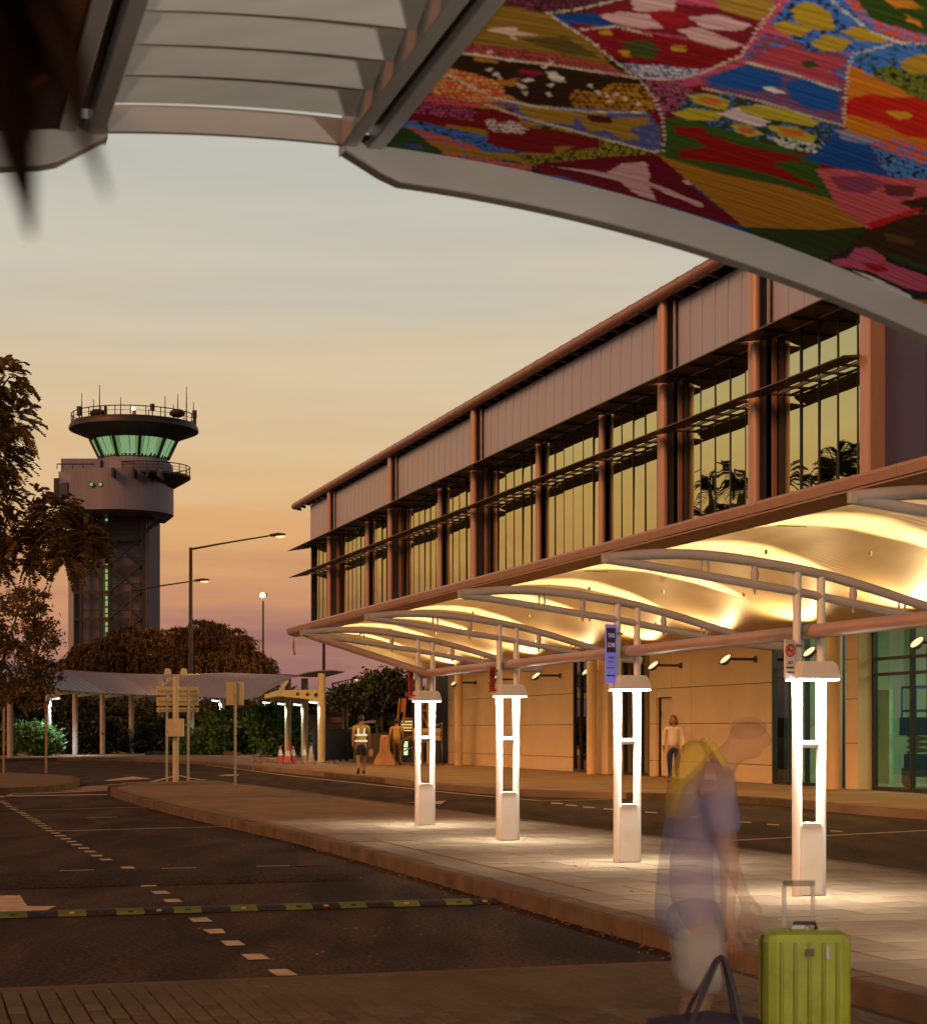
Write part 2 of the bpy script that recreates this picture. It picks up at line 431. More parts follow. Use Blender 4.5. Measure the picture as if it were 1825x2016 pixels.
# crossing in the foreground: brick pavers running along the street
cross = struct(MB(F).prism([(-6,-4),(4.9,-4),(4.9,10.62),(-6,10.62)], -.02, .012).build('crossing', m_joint))
bm_ = MB(F); bm_.hexa([(-.045,-.098,0),(.045,-.098,0),(.045,.098,0),(-.045,.098,0),(-.040,-.095,.022),(.040,-.095,.022),(.040,.095,.022),(-.040,.095,.022)])
bmesh_ = bm_.mesh('brick', m_brick)
bs = []
for i in range(-30, 50):
    for j in range(0, 40):
        n = i*.1 + .05; u = 10.62 - .1 - j*.2 - (.1 if i % 2 else 0)
        if n > 4.85: continue
        x, y, _ = F(n, u, 0)
        if y > 8.4 and abs(x/y) < .262 and u < 10.56: bs.append((n, u, y))
bs.sort(key=lambda t: -0 + t[2])
for n, u, _ in bs[:300]:
    link_copy(bmesh_, 'brick', cross, F(n, u, .006 + rng.normal(0,.0012)), (rng.normal(0,.006), rng.normal(0,.006), rng.normal(0,.01)))
rest = MB(F)
for n, u, _ in bs[300:]:
    dz = rng.normal(0,.0015); rest.hexa([(n-.047,u-.097,0),(n+.047,u-.097,0),(n+.047,u+.097,0),(n-.047,u+.097,0),(n-.043,u-.093,.028+dz),(n+.043,u-.093,.028+dz),(n+.043,u+.093,.028+dz),(n-.043,u+.093,.028+dz)])
if rest.v: tag(rest.build('far_bricks', m_brick, cross), kind='stuff')
MB(F).prism([(-6,10.63),(4.9,10.63),(4.9,10.75),(-6,10.75)], -.02, .02).build('edge_strip', m_conc, cross)
MB(F).prism([(-1.5,10.76),(.42,10.76),(.36,10.98),(.22,11.1),(-1.5,11.12)], -.02, .03).build('ramp_pad', m_pave, cross, bevel=.01)

# pavement in front of the terminal, swinging round to the covered walk
kp = [NU(G(x, y, KH)) for x, y in ((2300,1622),(1990,1607),(1825,1597),(1730,1591),(1636,1583),(1540,1573),(1442,1566),(1330,1562),(1208,1560),(1100,1557.5),(1022,1555),(930,1549.5),(840,1542),(709,1527),(570,1515),(450,1503.5),(380,1498),(290,1494),(200,1492),(100,1492),(0,1494),(-150,1500))]
# smooth it a little
def chaikin(p, it=2):
    for _ in range(it):
        q = [p[0]]
        for a, c in zip(p[:-1], p[1:]):
            q += [(a[0]*.75+c[0]*.25, a[1]*.75+c[1]*.25), (a[0]*.25+c[0]*.75, a[1]*.25+c[1]*.75)]
        p = q + [p[-1]]
    return p
kp = chaikin(kp, 2)
far_poly = kp + [NU((-45, 130, 0)), NU((25, 130, 0)), NU((45, 60, 0)), NU((30,30,0))]
far_pave = struct(MB(F).prism(far_poly, -.02, KH-.003).build('far_pavement', m_pave))
kerb(far_pave, kp, step=1.9, side=1)
for x0, x1, y in ((640,800,1511),(880,1130,1524),(1130,1300,1533)):
    pass
for u in np.arange(30, 72, 3.05):   # expansion joints sawn across
    MB(F).sheet([(15.4,u),(20.6,u),(20.6,u+.02),(15.4,u+.02)], KH+.002).build('joint_line', m_joint, far_pave)
for n in (16.6, 18.8):
    MB(F).sheet([(n,24),(n+.02,24),(n+.02,72),(n,72)], KH+.0035).build('joint_line', m_joint, far_pave)
# the small island at the left edge
li = [NU(G(x, y, KH)) for x, y in ((-260,1556),(0,1551.5),(60,1549),(110,1545.5),(140,1540),(148,1535),(140,1530),(110,1526),(60,1523.5),(0,1522),(-260,1520))]
li = chaikin(li, 2)
m_soil = M('leaf litter soil', (.12, .075, .04), .95, var=.35, scale=3, bump=.7, bscale=25)
lisl = struct(MB(F).prism(li, -.02, KH-.01).build('left_island', m_soil))
kerb(lisl, li, step=1.0, side=1)
# bed behind the covered walk
bed = [G(x, y, KH) for x, y in ((390,1483),(430,1484.5),(470,1487),(560,1494),(600,1497),(640,1503),(660,1500)) ]
struct(MB().prism([(p[0], p[1]) for p in bed] + [(-8, 112), (-40, 122), (-45, 108), G(0,1484,KH)[:2], G(200,1482,KH)[:2]], KH-.05, KH+.02).build('planting_bed', m_soil))
# fallen leaves in the gutters
m_litter = M('fallen leaf', (.30, .15, .05), .8, var=.5, scale=40)
lv = MB()
for _ in range(900):
    r_ = rng.random()
    if r_ < .55: u = 9 + 30*rng.random()**1.4; n = 4.92 - abs(rng.normal(.03, .10)); z = .012
    elif r_ < .75: n = 5.2 + 3.9*rng.random(); u = 10 + 34*rng.random(); z = KH + .012
    else: n = -3 + 7.5*rng.random(); u = 11.5 + 26*rng.random(); z = .012
    s_ = .012 + .02*rng.random(); a = rng.random()*6.28; x, y, _z = F(n, u, 0)
    ca, sa = math.cos(a)*s_, math.sin(a)*s_
    lv.add([(x-ca,y-sa,z),(x+sa*.5,y-ca*.5,z+.008),(x+ca,y+sa,z+.004),(x-sa*.5,y+ca*.5,z+.008)], [(0,1,2,3)])
for _ in range(700):
    a = G(500+160*rng.random(), 1494+11*rng.random(), KH+.03); s_ = .03+.06*rng.random(); an = rng.random()*6.28
    ca, sa = math.cos(an)*s_, math.sin(an)*s_
    lv.add([(a[0]-ca,a[1]-sa,a[2]),(a[0]+sa*.5,a[1]-ca*.5,a[2]+.05),(a[0]+ca,a[1]+sa,a[2]+.02),(a[0]-sa*.5,a[1]+ca*.5,a[2]+.05)], [(0,1,2,3)])
tag(lv.build('fallen_leaves', m_litter), 'scattered dry brown leaves along the kerbs and planting bed', 'leaves', kind='stuff')
# ================================================================ THE TERMINAL
m_clad = M('grey metal cladding', (.38, .37, .47), .34, metal=.2, var=.05, scale=1.5, stretch=(1, 1, .3))
m_bronze = M('red brown metal', (.36, .21, .17), .42, metal=.2, var=.1, scale=2, stretch=(1, 1, .4))
m_blade = M('dark sunshade metal', (.12, .085, .08), .38, metal=.3, var=.15)
m_purple = M('dark blue cladding', (.05, .05, .13), .5, var=.12, stretch=(1,1,.3))
m_pinkcol = M('copper painted column', (.52, .34, .28), .36, metal=.2, var=.08, stretch=(2, 2, .3))
m_fascia = M('fascia metal', (.42, .27, .19), .4, metal=.15, var=.07)
m_wall = M('cream wall panel', (.72, .56, .33), .5, var=.06, scale=1.2)
m_pane = GLASS('mirror glass', (.02, .025, .015), .80, (.76, .78, .47), wob=.08)
m_gglass = GLASS('ground floor glass', (.62, .85, .66), .22, (.75, .85, .75))
def soffit_mat():
    m = M('soffit boards', (.74, .56, .33), .5, metal=.0, var=.04, scale=.8)
    t = m.node_tree; b_ = t.nodes['Principled BSDF']
    tcn = t.nodes.new('ShaderNodeTexCoord'); mpn = t.nodes.new('ShaderNodeMapping'); mpn.inputs['Rotation'].default_value = (0, 0, -TH)
    t.links.new(tcn.outputs['Object'], mpn.inputs[0])
    wv = t.nodes.new('ShaderNodeTexWave'); wv.wave_type = 'BANDS'; wv.bands_direction = 'Y'; wv.wave_profile = 'SIN'
    wv.inputs['Scale'].default_value = 1.55; wv.inputs['Distortion'].default_value = 0
    t.links.new(mpn.outputs[0], wv.inputs['Vector'])
    pw = t.nodes.new('ShaderNodeMath'); pw.operation = 'POWER'; pw.inputs[1].default_value = .22; t.links.new(wv.outputs['Fac'], pw.inputs[0])
    bp = t.nodes.new('ShaderNodeBump'); bp.inputs['Strength'].default_value = .55; bp.inputs['Distance'].default_value = .012
    t.links.new(pw.outputs[0], bp.inputs['Height']); t.links.new(bp.outputs[0], b_.inputs['Normal'])
    b_.inputs['Anisotropic'].default_value = 0
    return m
m_soffit = soffit_mat()

term = thing('terminal_building', 'long two storey terminal with mirror glass upper floor and glowing curved canopy', 'building', F(20, 50, .15))
NP = 16.0                                   # plane of the upper facade
ZB, ZA2, ZA1, ZC1 = 5.7, 7.98, 9.1, 10.84    # glass bottom, lower sunshade, upper sunshade, top of cladding
cols = [(73.9,'e'),(69.7,'d'),(64.2,'s'),(60.3,'d'),(54.8,'s'),(50.7,'d'),(45.5,'s'),(40.9,'s'),(36.8,'d'),(32.3,'d'),(27.9,'c')]
# core behind the glass, roof, end wall
core = MB(F); core.box(NP+.5, 40, 26, 73.7, ZB-.1, 10.9); core.build('upper_floor_core', m_black, term)
MB(F).add([(NP-.2,22,11.05),(40,22,12.2),(40,75,12.2),(NP-.2,75,11.05),(NP-.2,22,10.98),(40,22,12.1),(40,75,12.1),(NP-.2,75,10.98)],
          [(0,3,2,1),(4,5,6,7),(0,1,5,4),(1,2,6,5),(2,3,7,6),(3,0,4,7)]).build('roof', m_blade, term)
# columns
for u, k in cols:
    if k in 'ds':
        o = MB(F)
        if k == 'd':
            o.box(NP-.24, NP+.1, u+.05, u+.17, ZB, ZC1+.12)
            o.build('facade_column', m_pinkcol, term)
            pp = MB(F); pp.tube([(NP-.2,u-.1,ZB),(NP-.2,u-.1,ZC1+.2)], .10, 14); pp.build('downpipe', m_pinkcol, term, smooth=True)
            gp = MB(F); gp.tube([(NP-.08,u-.42,ZA1),(NP-.08,u-.42,ZC1)], .045, 8); gp.build('conduit', m_galv, term, smooth=True)
            MB(F).box(NP+.02, NP+.12, u-.36, u-.33, ZB, ZC1).build('side_fin', m_fascia, term)
        else:
            o.tube([(NP-.0,u,ZB),(NP-.0,u,ZA1)], .09, 14); o.build('facade_column', m_pinkcol, term, smooth=True)
    elif k == 'c':
        MB(F).box(NP-.3, NP+.1, u-.22, u+.12, ZB, 10.9).build('facade_column', m_pinkcol, term, bevel=.04)
    else:
        MB(F).box(NP-.02, NP+.12, u-.16, u, ZB, ZC1).build('facade_column', m_dark, term)
# window bays
def pillow(uA, uB, z0, z1):
    g = MB(F); dep = .012
    def fn(a, c):
        bx = min(1, min(a, 1-a)/.16); bz = min(1, min(c, 1-c)/.06)
        s_ = (1-(1-bx)**2)*(1-(1-bz)**2)
        return (NP-.04-dep*s_, uA+(uB-uA)*a, z0+(z1-z0)*c)
    return g.grid(fn, 10, 14)
for (u1, k1), (u0, k0) in zip(cols[:-1], cols[1:]):
    a = u0 + (.24 if k0 == 'd' else .16 if k0 == 's' else .14); c = u1 - (.44 if k1 == 'd' else .18 if k1 == 's' else .2)
    wd = c - a; npan = max(4, round(wd/.72))
    dk = .22 if k1 == 'd' else .12          # dark reveal beside the column
    MB(F).box(NP+.12, NP+.2, c-dk, c+.02, ZB, ZA1).build('reveal_panel', m_dark, term)
    c2 = c - dk; st = (c2-a)/npan
    for i in range(npan):
        x0, x1 = a+i*st, a+(i+1)*st
        tl = rng.normal(0, .006, 2)
        for z0, z1 in ((ZB, ZA2+.03), (ZA2+.06, ZA1)):
            MB(F).add([(NP+.1,x0+.012,z0),(NP+.1+tl[0],x1-.012,z0),(NP+.1+tl[0]+tl[1],x1-.012,z1),(NP+.1+tl[1],x0+.012,z1)], [(0,1,2,3)]).build('window_pane', m_pane, term)
    for i in range(npan+1):
        MB(F).box(NP+.085, NP+.13, a+i*st-.018, a+i*st+.018, ZB, ZA1).build('mullion', m_dark, term)
    MB(F).box(NP+.08, NP+.14, a, c2, ZA2+.03, ZA2+.07).build('transom', m_dark, term)
    MB(F).box(NP+.04, NP+.16, a, c, ZA1-.02, ZA1+.1).build('window_head', m_blade, term)
    # cladding above
    cc = u1 - (.5 if k1 == 'd' else .0); aa = u0 + (.24 if k0 == 'd' else 0)
    nc = max(3, round((cc-aa)/.66)); st = (cc-aa)/nc
    for i in range(nc):
        pillow(aa+i*st+.004, aa+(i+1)*st-.004, ZA1+.1, ZC1-.05).build('cladding_panel', m_clad, term, smooth=True)
    # sunshades: upper blade and lower slatted blade
    e = .55 if k1 == 'd' else .12
    top = MB(F); top.hexa([(NP-.70,a-.22,9.04),(NP-.02,a-.02,9.07),(NP-.02,c+.0,9.07),(NP-.70,u1+.05,9.04),
                           (NP-.70,a-.22,9.062),(NP-.02,a-.02,9.13),(NP-.02,c+.0,9.13),(NP-.70,u1+.05,9.062)])
    sh = top.build('upper_sunshade', m_blade, term)
    for f_ in (.2, .5, .8):
        uu = a+(c-a)*f_; MB(F).box(NP-.6, NP+.02, uu-.02, uu+.02, 9.0, 9.045).build('bracket', m_dark, sh)
    low = MB(F); low.hexa([(NP-.70,a-.2,7.90),(NP-.24,a-.02,7.94),(NP-.24,c-.0,7.94),(NP-.70,u1+.05,7.90),
                           (NP-.70,a-.2,7.92),(NP-.24,a-.02,8.0),(NP-.24,c-.0,8.0),(NP-.70,u1+.05,7.92)])
    sh = low.build('lower_sunshade', m_blade, term)
    for i in range(npan+1):
        uu = a + (c2-a)*i/npan; MB(F).box(NP-.25, NP+.08, uu-.05, uu+.03, 7.94, 7.975).build('bracket', m_blade, sh)
    MB(F).box(NP-.06, NP-.02, a, c2, 7.935, 7.975).build('rail', m_blade, sh)
MB(F).hexa([(NP-.70,73.96,9.04),(NP-.02,73.9,9.07),(NP-.02,74.2,9.07),(NP-.70,75.4,9.04),(NP-.70,73.96,9.062),(NP-.02,73.9,9.13),(NP-.02,74.2,9.13),(NP-.70,75.4,9.062)]).build('upper_sunshade', m_blade, term)
MB(F).hexa([(NP-.70,73.96,7.90),(NP-.1,73.9,7.94),(NP-.1,74.2,7.94),(NP-.70,75.2,7.90),(NP-.70,73.96,7.92),(NP-.1,73.9,8.0),(NP-.1,74.2,8.0),(NP-.70,75.2,7.92)]).build('lower_sunshade', m_blade, term)
# dark return right of the last column
for i in range(4):
    MB(F).box(NP+.0, NP+.15, 27.66-1.3*(i+1)+.006, 27.66-1.3*i-.006, ZB, 10.9).build('dark_panel', m_purple, term, bevel=.006)
# gutter in lengths, bracket teeth below it
k = 0; u = 22.0
while u < 75.6:
    g = MB(F); g.tube([(NP-.34,u+.006,10.98),(NP-.34,min(75.7,u+.9)-.006,10.98)], .14, 14); g.build('gutter_length', m_bronze, term, smooth=True)
    MB(F).tube([(NP-.34,u-.03,10.98),(NP-.34,u+.03,10.98)], .148, 14).build('gutter_joint', m_bronze, term, smooth=True)
    MB(F).hexa([(NP-.4,u+.4,10.84),(NP-.08,u+.4,10.78),(NP-.08,u+.46,10.78),(NP-.4,u+.46,10.84),(NP-.4,u+.4,10.9),(NP-.08,u+.4,10.92),(NP-.08,u+.46,10.92),(NP-.4,u+.46,10.9)]).build('eaves_bracket', m_blade, term)
    u += .9

# ---- canopy along the front
canopy = MB(F).box(14.9, 21.2, 18, 69.0, 5.30, 5.38).build('canopy_deck', m_blade, term)
ncp = 14.0; ze = 5.45
bays = [18.0, 23.85, 28.5, 33.2, 37.9, 42.4, 47.1, 52.3, 57.0, 61.7, 66.4, 69.1]
sof = [(14.36,5.10),(14.9,5.14),(15.5,5.14),(16.2,5.08),(17.2,4.86),(18.0,4.62),(18.6,4.43),(19.4,4.18),(20.1,3.99),(20.8,3.86)]
for a, c in zip(bays[:-1], bays[1:]):
    MB(F).extr([(ncp,ze),(ncp-.02,ze-.05),(ncp,ze-.19),(ncp+.05,ze-.19),(ncp+.3,ze),], a+.004, c-.004).build('fascia_panel', m_fascia, canopy)
    MB(F).extr([(ncp+.03,ze-.20),(ncp+.03,ze-.23),(ncp+.38,ze-.35),(ncp+.38,ze-.2)], a+.004, c-.004).build('fascia_underside', m_fascia, canopy)
    s_ = MB(F)
    bu = .09                                # each bay is a shallow vault between ribs
    def fn(p, q, a=a, c=c):
        i = p*(len(sof)-1); j = min(int(i), len(sof)-2); t = i-j
        n = sof[j][0]+(sof[j+1][0]-sof[j][0])*t; z = sof[j][1]+(sof[j+1][1]-sof[j][1])*t
        return (n, a+.005+(c-a-.01)*q, z + bu*math.sin(math.pi*q)**.8*math.sin(math.pi*min(1,p*1.05))**.6)
    s_.grid(fn, 27, 14); s_.build('soffit_panel', m_soffit, canopy, smooth=True)
for a in bays[1:-1]:                        # thin dark slits at the bay joints near the edge
    MB(F).box(14.40, 14.95, a-.015, a+.015, 5.035, 5.05).build('soffit_slot', m_dark, canopy)
MB(F).extr([(14.02,5.40),(14.02,5.2)] + [(14.36,5.08),(15.08,4.98),(16.7,4.52),(18.5,4.0),(20.8,3.74)] + [(20.8,4.0),(18,4.75),(16,5.25)], 69.11, 69.2).build('end_fascia', m_cream, canopy)
for i in range(60):                         # small sprinkler heads
    if i % 3: continue
    u = 22+i*.78; MB(F).tube([(15.6+(i%4)*.9,u,4.93-.22*(i%4)),(15.6+(i%4)*.9,u,4.85-.22*(i%4))], .03, 6).build('sprinkler', m_galv, canopy)

# ---- ground floor
NW = 20.8
rows = [(.15,.61),(.62,1.68),(1.69,2.70),(2.71,4.1)]
def wall_run(us):
    for a, c in zip(us[:-1], us[1:]):
        for z0, z1 in rows:
            MB(F).box(NW, NW+.1, min(a,c)+.005, max(a,c)-.005, z0, z1-.005).build('wall_panel', m_wall, term, bevel=.006)
wall_run([70.0, 61.1, 55.8])
for z0, z1 in rows:                          # rounded far end
    e = MB(F); pts = [(NW+1.3-1.3*math.cos(a), 70.0+1.3*math.sin(a)) for a in np.linspace(0, math.pi/2, 9)]
    e.prism(pts + [(NW+1.3, 70.0)], z0, z1-.008).build('wall_panel', m_wall, term, smooth=True)
wall_run([47.8, 46.4, 44.0, 41.5]); wall_run([49.4, 48.9])
for z0, z1 in ((2.71,4.1),): MB(F).box(NW, NW+.1, 47.81, 48.89, z0, z1).build('wall_panel', m_wall, term)
MB(F).box(NW+.02, NW+.1, 47.81, 48.89, 2.45, 2.7).build('wall_panel', m_wall, term)
dr = MB(F).box(NW+.14, NW+.18, 47.85, 48.85, .17, 2.43).build('door', m_wall, term)
MB(F).tube([(NW+.1,48.0,1.15),(NW+.1,48.14,1.15)], .018, 6).build('handle', m_galv, dr)
MB(F).tube([(NW+.11,48.75,1.9),(NW+.11,48.75,2.05)], .015, 6).build('hinge', m_galv, dr)
MB(F).box(NW+.04, NW+.3, 41.4, 55.9, .12, .16).build('plinth', m_dark, term)
MB(F).box(NW+.3, NW+.4, 41.4, 73, .15, 4.6).build('black_backing', m_black, term)  # black sheet put in for the unlit room behind the dark glass
MB(F).box(NW-.05, NW+.3, 22, 71.3, 4.08, 5.2).build('wall_head', m_wall, term)
m_tint = GLASS('dark glass', (.10, .13, .11), .55, (.62, .66, .60))
def glazing(a, c, n_, mat, z0=.2, z1=4.05, trans=None):
    st = (c-a)/n_
    for i in range(n_):
        zz = [z0] + (trans or []) + [z1]
        for p, q in zip(zz[:-1], zz[1:]):
            MB(F).add([(NW+.06,a+i*st+.03,p+.03),(NW+.06,a+(i+1)*st-.03,p+.03),(NW+.06,a+(i+1)*st-.03,q-.03),(NW+.06,a+i*st+.03,q-.03)], [(0,1,2,3)]).build('glass_pane', mat, term)
    for i in range(n_+1):
        MB(F).box(NW, NW+.12, a+i*st-.03, a+i*st+.03, z0-.04, z1+.04).build('glazing_mullion', m_dark, term)
    for z in [z0] + (trans or []) + [z1]:
        MB(F).box(NW+.01, NW+.11, a, c, z-.035, z+.035).build('glazing_rail', m_dark, term)
glazing(52.75, 55.75, 5, m_tint); glazing(49.45, 51.4, 3, m_tint)
glazing(38.0, 41.45, 4, m_gglass, trans=[2.78, 3.02]); glazing(22.0, 36.5, 9, m_gglass, trans=[2.75, 3.1])
MB(F).box(NW-.5, NW+.1, 51.45, 52.7, .15, 4.1).build('box_column', m_wall, term, bevel=.02)
MB(F).box(NW-.35, NW+.1, 36.55, 37.1, .15, 4.05).build('box_column', m_wall, term, bevel=.02)
for z in (1.2, 2.2, 3.1): MB(F).box(NW-.355, NW-.345, 36.56, 37.09, z, z+.012).build('column_joint', m_dark, term)
for u in (37.9, 37.42): MB(F).tube([(NW-.45,u,.15),(NW-.45,u,4.2)], .17, 18).build('round_column', m_wall, term, smooth=True)
for u, n in ((52.0,20.0),(66.4,20.1),(69.9,20.0)): MB(F).tube([(n,u,.15),(n,u,4.2)], .16, 16).build('round_column', m_wall, term, smooth=True)
MB(F).box(19.9, 20.15, 71.6, 71.9, .15, 4.2).build('box_column', m_cream, term)
# the lit hall behind the glass on the right
m_room = M('hall wall', (.52, .58, .45), .7, var=.08)
m_floor = M('hall floor', (.30, .33, .28), .35, var=.1)
hall = MB(F)
hall.box(28.5, 28.6, 18, 41.6, .15, 4.4); hall.box(NW+.5, 28.5, 41.48, 41.6, .15, 4.4)
hall.build('hall_wall', m_room, term)
MB(F).box(NW+.12, 28.5, 18, 41.48, .1, .17).build('hall_floor', m_floor, term)
MB(F).box(NW+.12, 28.5, 18, 41.48, 4.3, 4.4).build('hall_ceiling', m_room, term)
for u in (39.8, 34.6, 30.2): MB(F).box(24.4, 25.1, u-.4, u+.4, .17, 4.3).build('hall_pillar', m_room, term)
for u in (40.4,): MB(F).box(23.2, 23.3, u-.5, u+.4, .17, 2.5).build('hall_door', M('green door', (.30,.42,.26), .5), term)
m_tubeL = EM('hall tube light', (.92, 1.0, .88), 14)
for n, u in ((22.6,36.2),(24.2,34.6),(22.6,31.5),(25.5,38.5)):
    MB(F).box(n-.08, n+.08, u-.6, u+.6, 4.22, 4.28).build('hall_light', m_tubeL, term)
ld = bpy.data.lights.new('hall_lamp', 'AREA'); ld.energy = 420; ld.shape = 'RECTANGLE'; ld.size = 5; ld.size_y = 9; ld.color = (.90, 1.0, .80)
lo = bpy.data.objects.new('hall_lamp', ld); col.objects.link(lo); lo.location = F(25, 34, 4.2); lo.rotation_euler = (0, 0, TH)
# ---- leaf shaped uplights on the wall, each with its lamp
m_lampface = EM('uplight face', (1.0, .72, .38), 1.35)
def leaf_shell(sg):
    g = MB(F)
    def fn(a, c):
        x = a*2-1; wdt = .15*math.sqrt(max(0, 1-abs(x)**1.7)); y = (c*2-1)*wdt
        return (x*.25, y*.95, -.15*(1-x*x)*(1-(c*2-1)**2) )
    return g.grid(fn, 12, 8)
def leaf_face():
    g = MB(F)
    def fn(a, c):
        x = a*2-1; wdt = .143*math.sqrt(max(0, 1-abs(x)**1.7)); return (x*.20, (c*2-1)*wdt*.8, .004)
    return g.grid(fn, 12, 4)
places = {66.4:'beside the rounded end of the cream wall', 61.7:'on the cream wall, second from its rounded end', 57.0:'near the dark glazing beyond the second post',
          47.1:'above the recessed cream door', 42.4:'at the right end of the cream wall', 37.9:'by the round columns', 52.3:'on the box column between two dark windows',
          33.2:'over the lit hall glazing at the right edge', 28.5:'over the hall glazing beyond the right edge'}
for u, txt in places.items():
    base = (NW-.85, u, 3.32)
    t = thing('wall_uplight', 'dark leaf shaped uplight with glowing face ' + txt, 'wall lamp', F(*base), 'uplights along the terminal wall')
    def place(mb, rot=R(36), yaw=R(24)):
        out_ = MB(I3); c, s = math.cos(rot), math.sin(rot)
        for (X, Y, Z) in mb.v:
            # undo F, tilt about the u axis, shift, redo
            n, uu = NU((X, Y)); n1 = n*c - Z*s; z2 = n*s + Z*c; n2 = n1*math.cos(yaw) - uu*math.sin(yaw); uu = n1*math.sin(yaw) + uu*math.cos(yaw)
            out_.v.append(F(base[0]+n2, base[1]+uu, base[2]+z2))
        out_.f = mb.f; return out_
    place(leaf_shell(1)).build('shell', m_dark, t, smooth=True)
    place(leaf_face()).build('lamp_face', m_lampface, t)
    MB(F).tube([(NW+.02,u,3.32),(NW-.7,u,3.32)], .035, 8).build('arm', m_dark, t)
    MB(F).box(NW-.03, NW-.0, u-.08, u+.08, 3.24, 3.40).build('wall_plate', m_dark, t)
    lamp_spot('uplight_lamp', F(NW-.95, u, 3.45), F(16.2, u+.2, 5.0), 540, (1.0, .66, .30), size=168, blend=.9, radius=.05)
    lamp_spot('uplight_lamp', F(NW-.9, u, 3.38), F(15.7, u, 5.12), 8800, (1.0, .74, .40), size=27, blend=1.0, radius=.03)
# ================================================================ TWIN POSTS ON THE ISLAND
m_diff = EM('post lamp diffuser', (1.0, .95, .84), 30)
def arc(pts, k=6):
    pts = [Vector(p) for p in pts]; o = []
    for i in range(len(pts)-1):
        p0, p1, p2, p3 = pts[max(i-1,0)], pts[i], pts[i+1], pts[min(i+2,len(pts)-1)]
        for j in range(k):
            t = j/k; o.append(.5*((2*p1)+(p2-p0)*t+(2*p0-5*p1+4*p2-p3)*t*t+(3*p1-p0-3*p2+p3)*t**3))
    return o + [pts[-1]]
TOP = [(-1.76,2.70),(-1.3,2.745),(-.77,2.735),(0,2.64),(.5,2.53),(.91,2.42),(1.4,2.29),(1.76,2.225)]
BOT = [(-1.76,2.69),(-1.31,2.635),(-.5,2.525),(0,2.455),(.91,2.30),(1.4,2.235),(1.76,2.21)]
def zi(tab, t):
    for (a, p), (c, q) in zip(tab[:-1], tab[1:]):
        if a <= t <= c: return p+(q-p)*(t-a)/(c-a)
def twin_post():
    t = thing('twin_post', '', 'canopy post', (0,0,0), 'lit twin posts on the traffic island', rotz=TH, world=False)
    for s in (-1, 1):
        MB().tube([(s*.108,0,0),(s*.108,0,1.78),(s*.108,0,1.80),(s*.108,0,zi(TOP,s*.108))], [.041,.041,.035,.035], 16).build('tube', m_post_lit, t, smooth=True)
    MB().box(-.10,.10,-.052,.052,0.01,.585).build('infill_panel', m_post_lit, t, bevel=.008)
    MB().box(-.085,.085,-.056,.056,.585,.60).build('panel_cap', m_post_lit, t, bevel=.004)
    MB().tube([(-.10,0,1.236),(.10,0,1.236)], .03, 10).build('rung', m_post_lit, t, smooth=True)
    MB().box(-.18,.18,-.07,.07,-.004,.006).build('base_plate', m_galv, t)
    # hooded lamp
    prof = [(-.16,1.765),(-.16,1.79),(-.145,1.885),(-.13,1.905),(.13,1.905),(.165,1.88),(.195,1.80),(.20,1.765)]
    cv = MB(); cv.extr(prof, -.17, .13); c_ = cv.build('lamp_cover', m_post_lit, t, bevel=.006)
    MB().box(-.15,.19,-.155,.115,1.752,1.763).build('diffuser', m_diff, c_)
    MB().tube(arc([(a,0,z) for a,z in TOP]), .042, 12).build('top_chord', m_white, t, smooth=True)
    MB().tube(arc([(a,0,z) for a,z in BOT]), .036, 12).build('bottom_chord', m_white, t, smooth=True)
    for a in (-.485, .40):
        z0, z1 = zi(BOT,a), zi(TOP,a)
        MB().tube([(a,0,z0-.08),(a,0,z0+.01),(a,0,(z0+z1)/2),(a,0,z1-.02),(a,0,z1)], [.005,.024,.034,.02,.01], 10).build('spindle', m_white, t, smooth=True)
    for a in (-.92, .85):
        z0, z1 = zi(BOT,a)-.03, zi(TOP,a); zc, h = (z0+z1)/2, (z1-z0)/2
        MB().tube([(a+.03*math.cos(q), 0, zc+h*math.sin(q)) for q in np.linspace(0, 2*math.pi, 17)], .010, 6, cap=False).build('ring', m_white, t, smooth=True)
    MB().box(-1.80,-1.70,-.02,.02,2.66,2.73).build('tip_plate', m_white, t, bevel=.006)
    return t
post0 = twin_post()
pu = [24.75, 21.05, 17.2, 13.3, 9.4]
plab = ['lit white twin post farthest from the camera, with narrow red sign', 'lit white twin post with red no smoking sign, second farthest along the island',
        'lit white twin post carrying the tall blue sign', 'nearest fully visible lit white twin post, carrying the white no smoking sign',
        'twin post beyond the right edge, only its pale truss tip shows top right']
PN = 7.0
for i, (u, lb) in enumerate(zip(pu, plab)):
    if i == 0: t = post0; t.location = F(PN, u, KH); t['label'] = lb
    else: t = dup(post0, F(PN, u, KH), TH, lb)
    ld = bpy.data.lights.new('post_lamp', 'AREA'); ld.shape = 'RECTANGLE'; ld.size = .40; ld.size_y = .30; ld.energy = 74; ld.color = (1.0, .90, .72); ld.spread = R(120)
    o = bpy.data.objects.new('post_lamp', ld); col.objects.link(o); o.location = F(PN+.02, u-.02, KH+1.744); o.rotation_euler = (0, 0, TH)
    l2 = ld.copy(); l2.spread = R(46); l2.energy = 7; o = bpy.data.objects.new('post_lamp', l2); col.objects.link(o); o.location = F(PN+.02, u-.02, KH+1.742); o.rotation_euler = (0, 0, TH)
m_pipe = M('red oxide pipe', (.42, .27, .21), .35, var=.12, scale=2)
pipe = thing('pipe_beam', 'long reddish steel pipe running between the twin posts, with raking end', 'pipe beam', F(PN, 15, 2.3))
MB(F).tube([(PN,24.55,2.30),(PN,2,2.30)], .058, 16).build('pipe', m_pipe, pipe, smooth=True)
